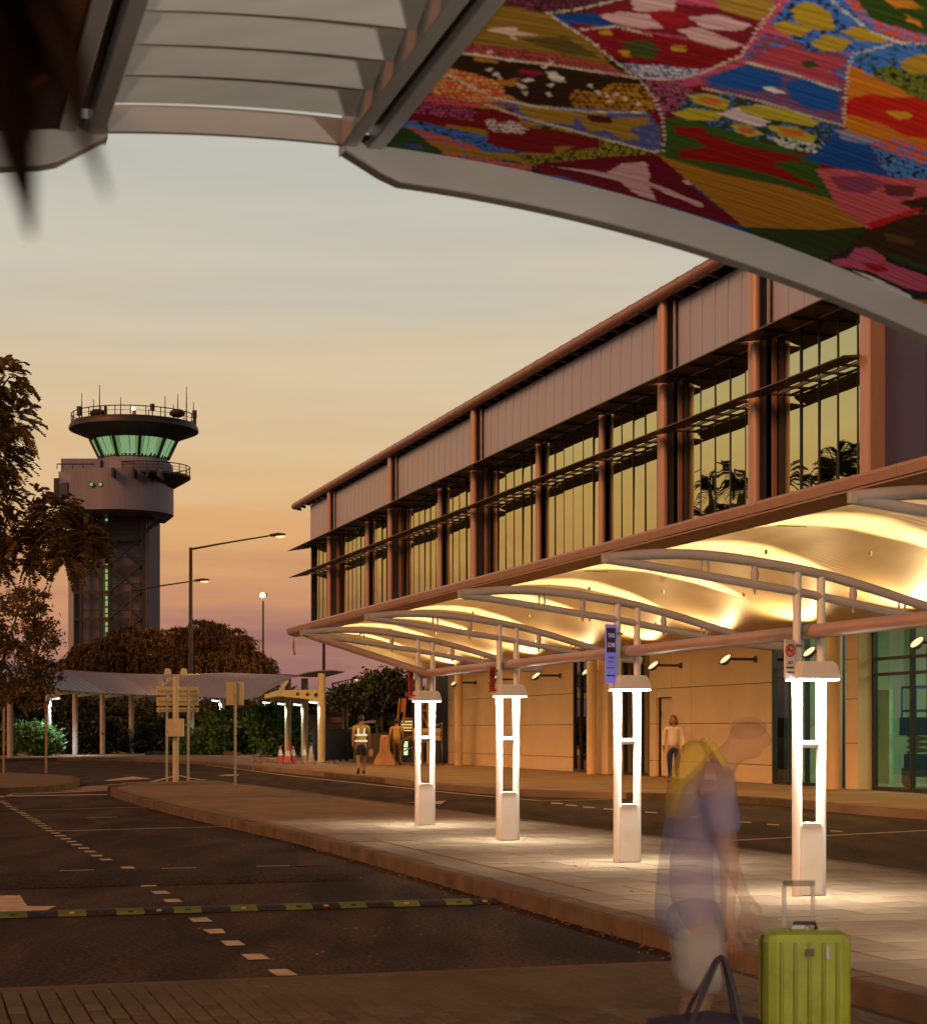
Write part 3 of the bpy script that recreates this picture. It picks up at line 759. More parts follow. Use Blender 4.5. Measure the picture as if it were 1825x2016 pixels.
MB(F).tube([(PN+.02,24.6,2.29),(PN-1.72,24.78,2.84)], .05, 14).build('raking_pipe', m_pipe, pipe, smooth=True)
for u in pu: MB(F).tube([(PN,u+.09,2.30),(PN,u-.09,2.30)], .066, 16).build('collar', m_galv, pipe, smooth=True)
hk = MB(F); hk.tube([(PN-1.86,24.9,2.78),(PN-1.86,24.9,2.66),(PN-1.86,24.88,2.6),(PN-1.84,24.9,2.55)], [.008,.02,.012,.016], 6)
tag(hk.build('hanging_chain', M('rusty chain', (.3,.16,.08), .6)), 'short chain hanging from the far end of the trusses', 'chain')

# ---- signs strapped to the posts
def text(body, size, parent, mat, loc, rotz, sx=1.0, ext=.0015):
    cu = bpy.data.curves.new('lettering', 'FONT'); cu.body = body; cu.size = size; cu.align_x = 'CENTER'; cu.align_y = 'CENTER'; cu.extrude = ext
    cu.materials.append(mat)
    tmp = bpy.data.objects.new('tmp', cu); me = bpy.data.meshes.new_from_object(tmp); bpy.data.objects.remove(tmp)
    o = bpy.data.objects.new('lettering', me); col.objects.link(o)
    o.location = loc; o.rotation_euler = (R(90), 0, rotz); o.scale = (sx, 1, 1)
    if parent is not None: adopt(o, parent)
    return o
m_red = M('red sign paint', (.38, .05, .03), .5); m_signw = M('white sign face', (.62, .60, .58), .5)
m_blue = M('blue sign face', (.16, .18, .62), .45, emit=(.16,.17,.62), estr=.35); m_signdk = M('dark sign header', (.035, .012, .03), .5)
m_lilac = M('lilac print', (.5, .45, .75), .5, emit=(.4,.36,.7), estr=.4)
def post_sign(u, w_, z0, z1, face, label, deco, off=-.205, rot=R(24)):
    # board beside the left tube, turned towards the road
    c = F(PN+off, u-.06, KH)
    t = thing('post_sign', label, 'sign', c, None, rotz=rot, world=False)
    MB().box(-w_/2, w_/2, -.008, .008, z0, z1).build('board', face, t, bevel=.004)
    for z in (z0+.12*(z1-z0), z0+.85*(z1-z0)): MB().box(w_/2-.01, w_/2+.08, .0, .02, z-.012, z+.012).build('strap', m_galv, t)
    deco(t, w_, z0, z1)
def deco_blue(t, w_, z0, z1):
    h = z1-z0
    MB().box(-w_/2+.012, w_/2-.012, -.0105, -.0085, z0+h*.53, z1-h*.06).build('header', m_signdk, t)
    text('TAXI', .062, t, m_lilac, (0,-.0115,z0+h*.81), 0, .55); text('ZONE', .062, t, m_lilac, (0,-.0115,z0+h*.65), 0, .52)
    for f_, s_ in ((.44,'KERBSIDE'),(.37,'PICK UP'),(.27,'TAXIS ONLY')): text(s_, .02, t, m_signdk, (0,-.0095,z0+h*f_), 0, .8)
    MB().add([(-.05,-.0095,z0+h*.14),(-.025,-.0095,z0+h*.165),(-.025,-.0095,z0+h*.15),(.025,-.0095,z0+h*.15),(.025,-.0095,z0+h*.165),(.05,-.0095,z0+h*.14),(.025,-.0095,z0+h*.115),(.025,-.0095,z0+h*.13),(-.025,-.0095,z0+h*.13),(-.025,-.0095,z0+h*.115)],
             [tuple(range(10))]).build('arrow', m_signdk, t)
def deco_smoke(colr, dk):
    def f(t, w_, z0, z1):
        h = z1-z0; zc = z0+h*.72; r = w_*.40
        MB().tube([(r*math.cos(a),-.010,zc+r*math.sin(a)) for a in np.linspace(0,2*math.pi,25)], .010, 6, cap=False).build('ring', colr, t)
        MB().tube([(-r*.7,-.0105,zc+r*.7),(r*.7,-.0105,zc-r*.7)], .009, 6).build('slash', colr, t)
        MB().box(-r*.6,r*.6,-.0095,-.0085,zc-.008,zc+.008).build('cigarette', dk, t)
        text('NO', .036, t, dk, (0,-.0095,z0+h*.40), 0, .9); text('SMOKING', .024, t, dk, (0,-.0095,z0+h*.27), 0, .72); text('WITHIN 5M', .018, t, dk, (0,-.0095,z0+h*.15), 0, .8)
    return f
m_darkred = M('dark red print', (.16,.015,.01), .5)
post_sign(13.3, .11, 1.77, 2.08, m_signw, 'small white no smoking sign with red ring on the nearest post', deco_smoke(M('ring red', (.5,.05,.04), .5), m_black), off=-.205, rot=R(30))
post_sign(17.2, .125, 1.82, 2.42, m_blue, 'tall glowing blue sign with dark header on the third post', deco_blue, off=-.205, rot=R(24))
post_sign(21.05, .09, 1.80, 2.12, m_red, 'small red no smoking sign on the second farthest post', deco_smoke(m_darkred, m_darkred), off=-.22, rot=R(40))
post_sign(24.75, .085, 1.78, 2.26, m_red, 'narrow red sign on the farthest post', deco_smoke(m_darkred, m_darkred), off=-.23, rot=R(48))

# ---- rubber speed hump
m_yel = M('yellow rubber', (.12, .16, .045), .8, spec=.15, bump=.5, bscale=60, var=.2); m_rub = M('black rubber', (.02, .021, .024), .65, bump=.5, bscale=60)
hump_t = thing('speed_hump', 'yellow and black striped rubber speed hump across the road', 'speed hump', F(2, 15.0, 0))
hp = [(14.87,.006),(14.89,.026),(14.94,.042),(15.0,.046),(15.06,.042),(15.11,.026),(15.13,.006)]
m_cat = M('amber stud', (.6,.3,.05), .3)
n = 4.86; k = 0
while n > -2.0:
    g = MB(F); nn = len(hp); st = .232
    g.add([(n,u,z) for u,z in hp] + [(n-st+.005,u,z) for u,z in hp], [(i,i+1,nn+i+1,nn+i) for i in range(nn-1)] + [tuple(range(nn)), tuple(range(2*nn-1,nn-1,-1))])
    sg = g.build('rubber_segment', m_rub if k % 2 == 0 else m_yel, hump_t, smooth=True)
    MB(F).box(n-st/2-.02, n-st/2+.02, 14.885, 14.9, .024, .038).build('stud', m_cat if k % 3 == 0 else m_black, sg)
    n -= st; k += 1

for z, t_, sz in ((1.95,'RANT +',.17),(1.74,'DEPART',.09)):
    text(t_, sz, term, m_black, F(NW+.02, 40.0, z), TH - R(90))
# ================================================================ CONTROL TOWER
TD = 170.0; TX = (264-CX)/FPX*TD
m_tconc = M('tower concrete', (.13, .12, .175), .8, var=.12, scale=.4); m_tlit = M('tower lit edge', (.36, .37, .38), .7, var=.08, scale=.5)
m_tclad = M('tower ribbed cladding', (.19, .185, .28), .5, var=.1, scale=1.2, stretch=(3,3,.2)); m_tdark = M('tower dark steel', (.022, .02, .026), .5)
m_greenlit = EM('green lit stair glass', (.30, .62, .16), .75); m_cab = EM('cab interior glow', (.30, .48, .24), .72)
tower = thing('control_tower', 'tall dark airport control tower with flared green glazed cab and rooftop antennas', 'tower', (TX, TD, 0))
def TP(x, y=0.0): return ((x-CX)/FPX*TD, TD+y)
def TZ(y): return CAMZ + (HY-y)/FPX*TD
S = TD/FPX
# shaft
xl, xr = TP(132)[0], TP(287)[0]
MB().box(xl, xr, TD+1.5, TD+8, 0, TZ(1012)).build('shaft', m_tconc, tower)
MB().box(xl-.02, TP(142)[0], TD+.6, TD+8.1, 0, TZ(1012)).build('lit_side', m_tlit, tower)  # paler strip, light on the shaft's left side put into the colour
for x0, x1 in ((142,196),(214,278)):
    for z0 in np.arange(0, TZ(1012)-1, 3.2):
        MB().box(TP(x0)[0]+.05, TP(x1)[0]-.05, TD+1.42, TD+1.5, z0+.04, z0+3.16).build('shaft_panel', m_tconc, tower)
for x in (157, 196, 213, 276, 284): MB().box(TP(x)[0]-.12, TP(x)[0]+.12, TD+.4, TD+.7, 0, TZ(1012)).build('steel_upright', m_tdark, tower)
ys = [1060, 1114, 1166, 1219, 1270]
for i, y in enumerate(ys):
    MB().box(TP(143)[0], TP(278)[0], TD+.35, TD+.6, TZ(y)-.12, TZ(y)+.12).build('floor_beam', m_tdark, tower)
    MB().tube([(*TP(213,.2),TZ(y-17)),(*TP(276,.2),TZ(y-17))], .05, 6).build('landing_rail', m_tdark, tower)
for y0, y1 in zip([1062]+ys, ys+[1322]):
    if y1-y0 < 10: continue
    MB().tube([(*TP(213,.3),TZ(y0)),(*TP(276,.3),TZ(y1))], .11, 6).build('cross_brace', m_tdark, tower)
    MB().tube([(*TP(213,.25),TZ(y1)),(*TP(276,.25),TZ(y0))], .11, 6).build('cross_brace', m_tdark, tower)
for i, (y0, y1) in enumerate([(1091,1105),(1108,1113),(1119,1125),(1128,1139),(1143,1152),(1154,1160),(1172,1178),(1181,1191),(1196,1205),(1208,1213),(1224,1230),(1233,1243),(1248,1257)]):
    MB().box(TP(202.5)[0], TP(210.5)[0], TD+1.2, TD+1.41, TZ(y1), TZ(y0)).build('stair_window', m_greenlit, tower)
MB().box(TP(202)[0], TP(209)[0], TD+1.3, TD+1.41, TZ(1022), TZ(1018)).build('stair_window', m_greenlit, tower)
# equipment drum: straight left part, rounded right end
cxd = (TP(236)[0]); rd = TP(340)[0]-cxd
plan = [(TP(117)[0], TD+3.5),(TP(117)[0]+.4, TD-2.2),(TP(159)[0], TD-4.4)]
plan += [(cxd+rd*math.sin(a), TD+.2-rd*math.cos(a)) for a in np.linspace(-.25, math.pi*.62, 48)] + [(TP(300)[0], TD+7)]
MB().prism(plan, TZ(1014), TZ(935)).build('equipment_drum', m_tclad, tower, smooth=True)
MB().box(TP(118)[0]-.05, TP(126)[0], TD-2.35, TD+2, TZ(985), TZ(948)).build('dark_louvre', m_tdark, tower)
MB().prism([(TP(131)[0],TD-3.05),(TP(152)[0],TD-4.2),(TP(152)[0],TD-4.1),(TP(131)[0],TD-2.9)], TZ(985), TZ(961)).build('dark_louvre', m_tdark, tower)
for x in (200.5, 217.5):
    pr = thing_port = MB(); pr.tube([(*TP(x,-4.75),TZ(967)),(*TP(x,-4.45),TZ(967))], .22, 16); q = pr.build('porthole', m_tdark, tower)
    MB().tube([(*TP(x,-4.8),TZ(967)),(*TP(x,-4.76),TZ(967))], .15, 16).build('pane', m_greenlit, q)
MB().box(TP(134)[0], TP(210)[0], TD-3, TD+4, TZ(936), TZ(912)).build('roof_block', m_tclad, tower)
# cab
ccx = TP(264)[0]
def lathe_t(prof, name, mat, smooth=True, seg=32): return MB().lathe([(r*S, TZ(y)) for r, y in prof], ccx, TD, seg).build(name, mat, tower, smooth=smooth)
lathe_t([(76,940),(76,917),(66,907)], 'cab_base', m_tclad)
lathe_t([(66,907),(65,905),(10,905)], 'cab_sill', m_tdark)
lathe_t([(10,905.5),(64,905.5),(84,866),(10,866)], 'cab_interior', m_cab)
lathe_t([(86,866),(88,864),(126,849),(126,843),(122,836),(20,832),(.01,832)], 'roof_dish', m_tdark)
lathe_t([(60,874),(80,872),(86,866)], 'cab_ceiling', m_tdark)
m_cabglass = GLASS('cab glass', (.55, .85, .5), .25, (.7,.9,.6))
for k in range(10):
    a0, a1 = 2*math.pi*(k+.03)/10, 2*math.pi*(k+.97)/10
    q = [(ccx+r*S*math.cos(a), TD+r*S*math.sin(a), TZ(y)) for r, y, a in ((66,904,a0),(66,904,a1),(86.5,865,a1),(86.5,865,a0))]
    MB().add(q, [(0,1,2,3)]).build('cab_pane', m_cabglass, tower)
    a = 2*math.pi*k/10
    MB().tube([(ccx+66.5*S*math.cos(a), TD+66.5*S*math.sin(a), TZ(906)), (ccx+87*S*math.cos(a), TD+87*S*math.sin(a), TZ(864))], .15, 6).build('cab_mullion', m_tdark, tower)
for k in range(26):
    a = math.pi + math.pi*(k+.5)/26; r = 64.8*S
    MB().box(ccx+r*math.cos(a)-.05-.10*rng.random(), ccx+r*math.cos(a)+.05+.16*rng.random(), TD+r*math.sin(a)-.05, TD+r*math.sin(a)+.05, TZ(905), TZ(902-3.5*rng.random())).build('console', m_tdark, tower)
    if k % 2: MB().tube([(ccx+r*.985*math.cos(a), TD+r*.985*math.sin(a), TZ(904)), (ccx+83*S*math.cos(a), TD+83*S*math.sin(a), TZ(869))], .03, 4).build('blind_cord', m_tdark, tower)
# balcony round the cab foot
bcx = TP(290)[0]; br = 85*S
MB().lathe([(br*.6,TZ(962)),(br*.98,TZ(943)),(br,TZ(941)),(br,TZ(937)),(.01,TZ(937))], bcx, TD, 28).build('balcony', m_tdark, tower, smooth=True)
def ring_rail(cx, r, z0, z1, nposts, nr):
    for f_ in np.linspace(0, 1, nr+1)[1:]:
        MB().tube([(cx+r*math.cos(a), TD+r*math.sin(a), z0+(z1-z0)*f_) for a in np.linspace(0, 2*math.pi, 41)], .05 if f_ == 1 else .022, 5, cap=False).build('handrail', m_tdark, tower)
    for k in range(nposts):
        a = 2*math.pi*k/nposts; MB().tube([(cx+r*math.cos(a), TD+r*math.sin(a), z0), (cx+r*math.cos(a), TD+r*math.sin(a), z1)], .045, 5).build('rail_post', m_tdark, tower)
ring_rail(bcx, br*.98, TZ(937), TZ(919.5), 22, 3)
ring_rail(ccx, 121*S, TZ(836), TZ(819), 26, 2)
MB().tube([(*TP(x,-4.4),TZ(y)) for x, y in ((133,936),(133,927),(205,927))], .06, 5).build('handrail', m_tdark, tower)
for x in (143, 163, 183): MB().tube([(*TP(x,-4.4),TZ(936)),(*TP(x,-4.4),TZ(927))], .05, 5).build('rail_post', m_tdark, tower)
for x in (245, 284, 311, 331): MB().prism([(TP(x-2)[0],TD-rd-.9),(TP(x+2)[0],TD-rd-.9),(TP(x+2)[0],TD-2),(TP(x-2)[0],TD-2)], TZ(955), TZ(938)).build('balcony_bracket', m_tdark, tower)
for a, c in (((287,1018),(304,1020)),((287,1043),(317,1022)),((281,1052),(287,1043))): MB().tube([(*TP(*(a[0],.3)),TZ(a[1])),(*TP(c[0],.3),TZ(c[1]))], .14, 6).build('drum_strut', m_tdark, tower)
# roof furniture
for x, y in ((161,773),(184,786),(196,757),(237.5,781),(325,779),(342,796),(350,776),(367,761),(381,791),(293,805)):
    MB().tube([(*TP(x),TZ(838)),(*TP(x),TZ((838+y)/2)),(*TP(x),TZ(y))], [.075,.06,.03], 5).build('whip_antenna', m_tdark, tower)
for x, y0, y1 in ((155.5,800,818),(300,795,808),(383,808,822)):
    MB().tube([(*TP(x),TZ(y1)),(*TP(x),TZ(y0))], .22, 8).build('panel_antenna', m_tdark, tower)
    MB().tube([(*TP(x),TZ(838)),(*TP(x),TZ(y1))], .06, 5).build('antenna_mast', m_tdark, tower)
MB().tube([(*TP(264),TZ(836)),(*TP(264),TZ(808))], .17, 8).build('beacon_mast', M('beacon red', (.4,.06,.04), .5), tower)
MB().ball((*TP(262.5),TZ(804)), .16).build('beacon_lamp', EM('beacon', (1,.85,.6), 12), tower)
for x in (211, 364): MB().ball((*TP(x,-4.5),TZ(830)), (.75,.6,.4), 10, 6).build('roof_housing', m_tdark, tower)
for x in (228,): MB().box(TP(x-2.5)[0], TP(x+2.5)[0], TD-5, TD-4.6, TZ(834), TZ(818)).build('roof_cabinet', m_tdark, tower)

# ================================================================ STREET LAMPS
m_pole = M('dark lamp pole', (.05, .04, .036), .5, metal=.4); m_sod = EM('sodium lamp', (1.0, .46, .17), 2.2)
def street_lamp(label, D, xp, ybase, ytop, xa, ya, headw=28, rad=.09, power=0, grp='street lamps'):
    bx, by, _ = P(xp, 1400, D); t = thing('street_lamp', label, 'street lamp', (bx, by, .1), grp)
    s = D/FPX; z = P(xp, ytop, D)[2]
    MB().tube([(bx,by,0),(bx,by,z*.6),(bx,by,z)], [rad*1.25,rad,rad*.8], 10).build('pole', m_pole, t, smooth=True)
    ex, _, ez = P(xa, ya, D)
    MB().tube([(bx-.05,by,z-.12),(bx+.4*(ex-bx),by,z-.1+.42*(ez-z+.1)),(ex,by,ez)], [.07,.055,.045], 8).build('arm', m_pole, t, smooth=True)
    w = headw*s; sgn = 1 if ex > bx else -1
    h = MB(); h.extr([(ex-.02*sgn,ez-.06),(ex-.02*sgn,ez+.08),(ex+sgn*w*.5,ez+.17),(ex+sgn*w,ez+.12),(ex+sgn*w,ez-.0),(ex+sgn*w*.4,ez-.04)], by-.16, by+.16)
    hd = h.build('lamp_head', m_pole, t, bevel=.02)
    MB().ball((ex+sgn*w*.66,by,ez-.02), (w*.32,.14,.13), 12, 8).build('lamp_bowl', m_sod, hd, smooth=True)
    if power:
        pl = bpy.data.lights.new('sodium_lamp', 'SPOT'); pl.energy = power; pl.color = (1.0,.5,.16); pl.spot_size = R(150); pl.spot_blend = .8; pl.shadow_soft_size = .2
        o = bpy.data.objects.new('sodium_lamp', pl); col.objects.link(o); o.location = (ex+sgn*w*.66, by, ez-.25)
street_lamp('tall street lamp with long arm standing right of the control tower', 112, 375.5, 1400, 1078, 532, 1054.5, 30, .13, 5000)
street_lamp('lower street lamp whose arm crosses the tower shaft', 130, 259, 1350, 1160, 384, 1143.5, 28, .13, 3000)
street_lamp('small distant street lamp left above the dark trees', 170, 655, 1400, 1344, 694, 1337, 14, .1)
street_lamp('small distant street lamp half hidden by the canopy edge', 150, 752, 1400, 1337, 774, 1330, 12, .1)
# post-top floodlight
bx, by, _ = P(518, 1400, 160); t = thing('flood_mast', 'slim mast with a single bright floodlight against the sunset', 'floodlight mast', (bx, by, 0))
MB().tube([(bx,by,0),(bx,by,P(0,1183,160)[2])], [.12,.07], 8).build('mast', m_pole, t)
MB().box(bx-.35,bx+.35,by-.3,by+.2,P(0,1174,160)[2],P(0,1168,160)[2]).build('lamp_box', m_pole, t)
MB().ball((bx,by-.45,P(0,1172.5,160)[2]), (.28,.12,.24), 12, 8).build('lamp_face', EM('flood white', (1.0,.62,.28), 4), t)
bx, by, _ = P(637.5, 1400, 100); mast = thing('dark_mast', 'plain dark mast rising behind the covered walk end', 'mast', (bx, by, 0))
MB().tube([(bx,by,0),(bx,by,P(0,1255,100)[2])], [.12,.08], 10).build('pole', m_pole, mast, smooth=True)

# ================================================================ COVERED WALK (curving round)
m_roofs = M('ribbed roof sheet', (.22, .20, .29), .45, metal=.3, var=.08)
walk = thing('covered_walk', 'curving covered walkway with ribbed grey roof and cream steel frames', 'walkway shelter', G(560, 1495, KH))
stp = [(633,1503.5,0),(600,1498,0),(567,1493.2,0),(538,1490,0),(495,1486.8,0),(437,1484.6,0),(377,1483.6,0),(316,1483.4,0),(259,1484,0),(202,1485,0),(148,1486.5,0),(95,1488,0),(20,1491.5,0),(-70,1497,0)]
sta = [Vector(G(x, y, KH)) for x, y, _ in stp]
def sta_dir(i):
    t = (sta[min(i+1,len(sta)-1)]-sta[max(i-1,0)]).normalized(); return t, Vector((t.y*-1, t.x, 0))
SEC = [(-.95,3.86),(-.45,3.92),(0.05,3.9),(.6,3.82),(1.1,3.66),(1.6,3.43),(2.1,3.14),(2.55,2.84)]
def sec_pt(i, w_, z, lift=0):
    t, nn = sta_dir(i); f_ = 1 + .22*min(1, max(0, (i-1)/4)); k = 1.0+.25*min(1, max(0, (i-2)/3.0))
    return sta[i] + nn*w_*k + Vector((0,0,(z-.15)*(f_ if z > 2 else 1)))
for i in range(len(sta)-1):
    nsh = 5
    for k in range(nsh):
        g = MB(); V = []
        for e, q in ((k/nsh, 0), ((k+1)/nsh, 1)):
            for w_, z in SEC:
                a, c = sec_pt(i, w_, z), sec_pt(i+1, w_, z); p = a.lerp(c, e); V.append(tuple(p))
        m_ = len(SEC); V2 = [(x, y, z+.035) for x, y, z in V]
        g.add(V+V2, [(j, j+1, m_+j+1, m_+j) for j in range(m_-1)] + [(2*m_+j, 3*m_+j, 3*m_+j+1, 2*m_+j+1) for j in range(m_-1)] +
              [(j, 2*m_+j, 2*m_+j+1, j+1) for j in range(m_-1)] + [(m_+j, m_+j+1, 3*m_+j+1, 3*m_+j) for j in range(m_-1)] + [(m_-1,3*m_-1,4*m_-1,2*m_-1),(0,m_,3*m_,2*m_)])
        g.build('roof_sheet', m_roofs, walk, smooth=True)
        rb = MB(); rb.tube([(*Vector(q).xy, q[2]+.038) for q in V[m_:]], .010, 4); rb.build('roof_rib', m_roofs, walk)
m_cool = EM('cool tube lamp', (.85, .93, 1.0), 4)
for i, p in enumerate(sta[:-1]):
    t_, nn = sta_dir(i)
    if i in (4,): continue
    h = sec_pt(i, 0, 3.8)
    MB().tube([tuple(p), (p.x, p.y, h.z)], .155, 14).build('post', m_cream if i < 7 else m_white, walk, smooth=True)
    a = sec_pt(i, .02, 2.92); b_ = sec_pt(i, 2.3, 2.86); c = sec_pt(i, 1.75, 3.0)
    ar = MB()
    for q0, q1, h0, h1 in ((a, c, .22, .12), (c, b_, .12, .08)):
        ar.hexa([tuple(q0-t_*.04-Vector((0,0,h0))), tuple(q1-t_*.04-Vector((0,0,h1))), tuple(q1+t_*.04-Vector((0,0,h1))), tuple(q0+t_*.04-Vector((0,0,h0))),
                 tuple(q0-t_*.04+Vector((0,0,h0))), tuple(q1-t_*.04+Vector((0,0,h1))), tuple(q1+t_*.04+Vector((0,0,h1))), tuple(q0+t_*.04+Vector((0,0,h0)))])
    am = ar.build('cantilever_arm', m_cream, walk)
    for f_ in (.12, .32, .55):
        q = a.lerp(c, f_); MB().tube([tuple(q-t_*.046), tuple(q+t_*.046)], .085-.03*f_, 12).build('arm_hole', m_dark, am)
    st = MB(); e = sec_pt(i, 1.35, 3.5); st.tube([tuple(c), tuple(e)], .06, 8); st.build('roof_strut', m_cream, walk)
    if i in (0,1,2,3,5,11):
        l0 = sec_pt(i, .18, 2.62); l1 = sec_pt(i, .50, 2.66)
        lb = MB(); lb.tube([tuple(l0+Vector((0,0,.07))), tuple(l1+Vector((0,0,.07)))], .075, 8); lh = lb.build('lamp_housing', m_cream, walk)
        MB().tube([tuple(l0+Vector((0,0,.0))), tuple(l1+Vector((0,0,.0)))], .05, 8).build('lamp_tube', m_cool, lh)
        lamp_spot('walk_lamp', tuple(l0.lerp(l1,.5)-Vector((0,0,.08))), tuple(l0.lerp(l1,.4)-Vector((0,0,2))), 190 if i < 3 else 900, COOL, size=150, blend=.8, radius=.1)
# kerb wall by the bed
kw = [G(x, y, KH) for x, y in ((285,1487),(330,1485.8),(380,1485.4),(430,1486),(470,1488.6))]
wl = MB()
for a, c in zip(kw[:-1], kw[1:]): wl.hexa([(a[0],a[1],.1),(c[0],c[1],.1),(c[0],c[1]+.3,.1),(a[0],a[1]+.3,.1),(a[0],a[1],.34),(c[0],c[1],.34),(c[0],c[1]+.3,.34),(a[0],a[1]+.3,.34)])
tag(wl.build('bed_wall', m_conc), 'low concrete edging wall in front of the shrubs', 'low wall')

# ================================================================ POLES AND SIGNS ON THE ISLAND TIP
m_signback = M('sign back aluminium', (.50, .44, .24), .45, metal=.4, stretch=(1,1,8), scale=6); m_beige = M('beige enamel', (.50, .45, .30), .5)
D1 = G(345,1540,KH)[1]; px = D1/FPX
def at1(x, y, dd=0): return P(x, y, D1+dd)
t = thing('camera_pole', 'cream pole with two hooded lamps on curved arms and an enamel box', 'pole', at1(346, 1541))
a = at1(346,1541); z1 = at1(346,1331)[2]
MB().tube([(a[0],a[1],KH),(a[0],a[1],z1)], .078, 16).build('pole', m_beige, t, smooth=True)
for s in (-1, 1):
    MB().tube(arc([(a[0],a[1],z1-.02),(a[0]+s*.03,a[1],z1+.02),(a[0]+s*.10,a[1],z1-.0),(a[0]+s*.17,a[1],z1+.03),(a[0]+s*.2,a[1],z1+.1)],4), .016, 6).build('curved_arm', m_beige, t)
    h = MB(); x0 = a[0]+s*.21
    h.hexa([(x0-.08,a[1]-.12,z1+.03),(x0+.08,a[1]-.12,z1+.03),(x0+.08,a[1]+.12,z1+.05),(x0-.08,a[1]+.12,z1+.05),(x0-.05,a[1]-.08,z1+.2),(x0+.05,a[1]-.08,z1+.2),(x0+.06,a[1]+.1,z1+.18),(x0-.06,a[1]+.1,z1+.18)])
    h.build('hooded_lamp', m_beige, t, bevel=.01)
q0, q1 = at1(329.5,1450.5), at1(364,1415.5)
bx_ = MB().box(q0[0],q1[0],a[1]-.24,a[1]-.09,q0[2],q1[2]).build('control_box', m_beige, t, bevel=.008)
MB().box(q0[0]+.22,q0[0]+.28,a[1]-.246,a[1]-.241,q1[2]-.09,q1[2]-.05).build('box_label', m_signw, bx_)
MB().ball((q0[0]+.04,a[1]-.25,q0[2]+.13), .02, 6, 4).build('box_lock', m_galv, bx_)
t = thing('triple_sign', 'back of a three board direction sign on two posts beside the cream pole', 'sign', at1(349, 1540, .7))
for x in (328.5, 370.5):
    b0 = at1(x, 1539, .55); MB().tube([(b0[0],b0[1],KH),(b0[0],b0[1],at1(x,1357,.55)[2])], .036, 10).build('sign_post', m_galv, t, smooth=True)
for y0, y1 in ((1352,1369.5),(1372.5,1390),(1393.5,1402.5)):
    q0, q1 = at1(308,y1,.7), at1(391.5,y0,.7)
    bo = MB().box(q0[0],q1[0],q0[1],q0[1]+.02,q0[2],q1[2]).build('sign_board', m_signback, t, bevel=.012)
    zc = (q0[2]+q1[2])/2; MB().box(q0[0]+.06,q1[0]-.06,q0[1]-.02,q0[1],zc-.015,zc+.015).build('stiffener', m_galv, bo)
D2 = G(462,1546,KH)[1]
t = thing('single_sign', 'plain rectangular sign seen from behind on one grey post', 'sign', P(462,1546,D2))
b0 = P(463,1546,D2); MB().tube([(b0[0],b0[1],KH),(b0[0],b0[1],P(0,1343,D2)[2])], .034, 10).build('sign_post', m_galv, t, smooth=True)
q0, q1 = P(445,1389,D2+.06), P(480,1343,D2+.06)
MB().box(q0[0],q1[0],q0[1],q0[1]+.018,q0[2],q1[2]).build('sign_board', m_signback, t, bevel=.02)
for x, y, y1, lb in ((91,1523,1380,'thin pole near the tip of the small left island'),(7.5,1524,1385,'thin pole at the left picture edge on the small island')):
    D3 = G(x,y,KH)[1]; b0 = P(x,y,D3); tag(MB().tube([(b0[0],b0[1],KH),(b0[0],b0[1],P(0,y1,D3)[2])], .04, 10).build('thin_pole', M('rusty pole', (.28,.17,.10), .6, metal=.3), None, smooth=True), lb, 'pole')

# ================================================================ CONES, BARRIER, FENCE, HUT, STAIRS BEHIND
m_orange = M('cone orange', (.55, .10, .04), .6, var=.25, scale=9); m_coneW = M('cone sleeve', (.55, .52, .46), .5, var=.3, scale=12); m_coneD = M('dirty faded cone', (.42, .26, .13), .8, var=.3, scale=8); m_cred = M('cone red', (.42,.035,.03), .55)
def cone(x, y, h, label, body, band, D=None):
    D = D or G(x, y, KH)[1]; bx, by, _ = P(x, y, D)
    t = thing('traffic_cone', label, 'traffic cone', (bx, by, KH), 'traffic cones by the covered walk')
    MB().box(bx-.19,bx+.19,by-.19,by+.19,KH,KH+.04).build('foot', body, t, bevel=.02)
    MB().lathe([(.15,KH+.04),(.035,KH+h),(.02,KH+h+.01),(.001,KH+h+.012)], bx, by, 18).build('body', body, t, smooth=True)
    if band:
        r = lambda z: .15-.115*(z-.04)/(h-.04)+.004
        MB().lathe([(r(h*.45),KH+h*.45),(r(h*.78),KH+h*.78)], bx, by, 18).build('sleeve', band, t, smooth=True)
cone(552,1502.5,.70,'leftmost traffic cone, red with a grimy pale sleeve', m_cred, m_coneW)
cone(566.5,1504,.68,'orange traffic cone with bright white sleeve, second from left', m_orange, m_signw)
cone(577,1503.8,.70,'deep red traffic cone in the middle of the row of five', m_cred, m_coneW)
cone(599,1503.4,.72,'faded orange traffic cone with torn sleeve, fourth from left', m_coneD, m_signw)
cone(613,1503,.70,'dirty tan traffic cone without sleeve beside the last walkway post', m_coneD, None)
DB = 69.5
def BX(x, y, dd=0): return P(x, y, DB+dd)
t = thing('water_barrier', 'faded orange plastic road barrier standing on the pavement', 'barrier', BX(757,1508))
q = [BX(x, 1400) for x in (737,746,752,757)]
g = MB(); pr = [(-.42,.0),(-.42,.16),(-.2,.55),(-.17,1.0),(-.14,1.16),(.14,1.16),(.17,1.0),(.2,.55),(.42,.16),(.42,0)]
c0 = BX(757,1508); g.extr([(c0[0]+a*.95, KH+z) for a, z in pr], c0[1]-.1, c0[1]+1.0)
m_bar = M('faded orange plastic', (.46, .27, .17), .7, var=.25, scale=4)
g.build('body', m_bar, t, bevel=.03)
for xx in (-.12, .0, .12): MB().tube([(c0[0]+xx,c0[1]-.12,KH+.2),(c0[0]+xx*.8,c0[1]-.12,KH+1.1)], .02, 6).build('groove_rib', m_bar, t)
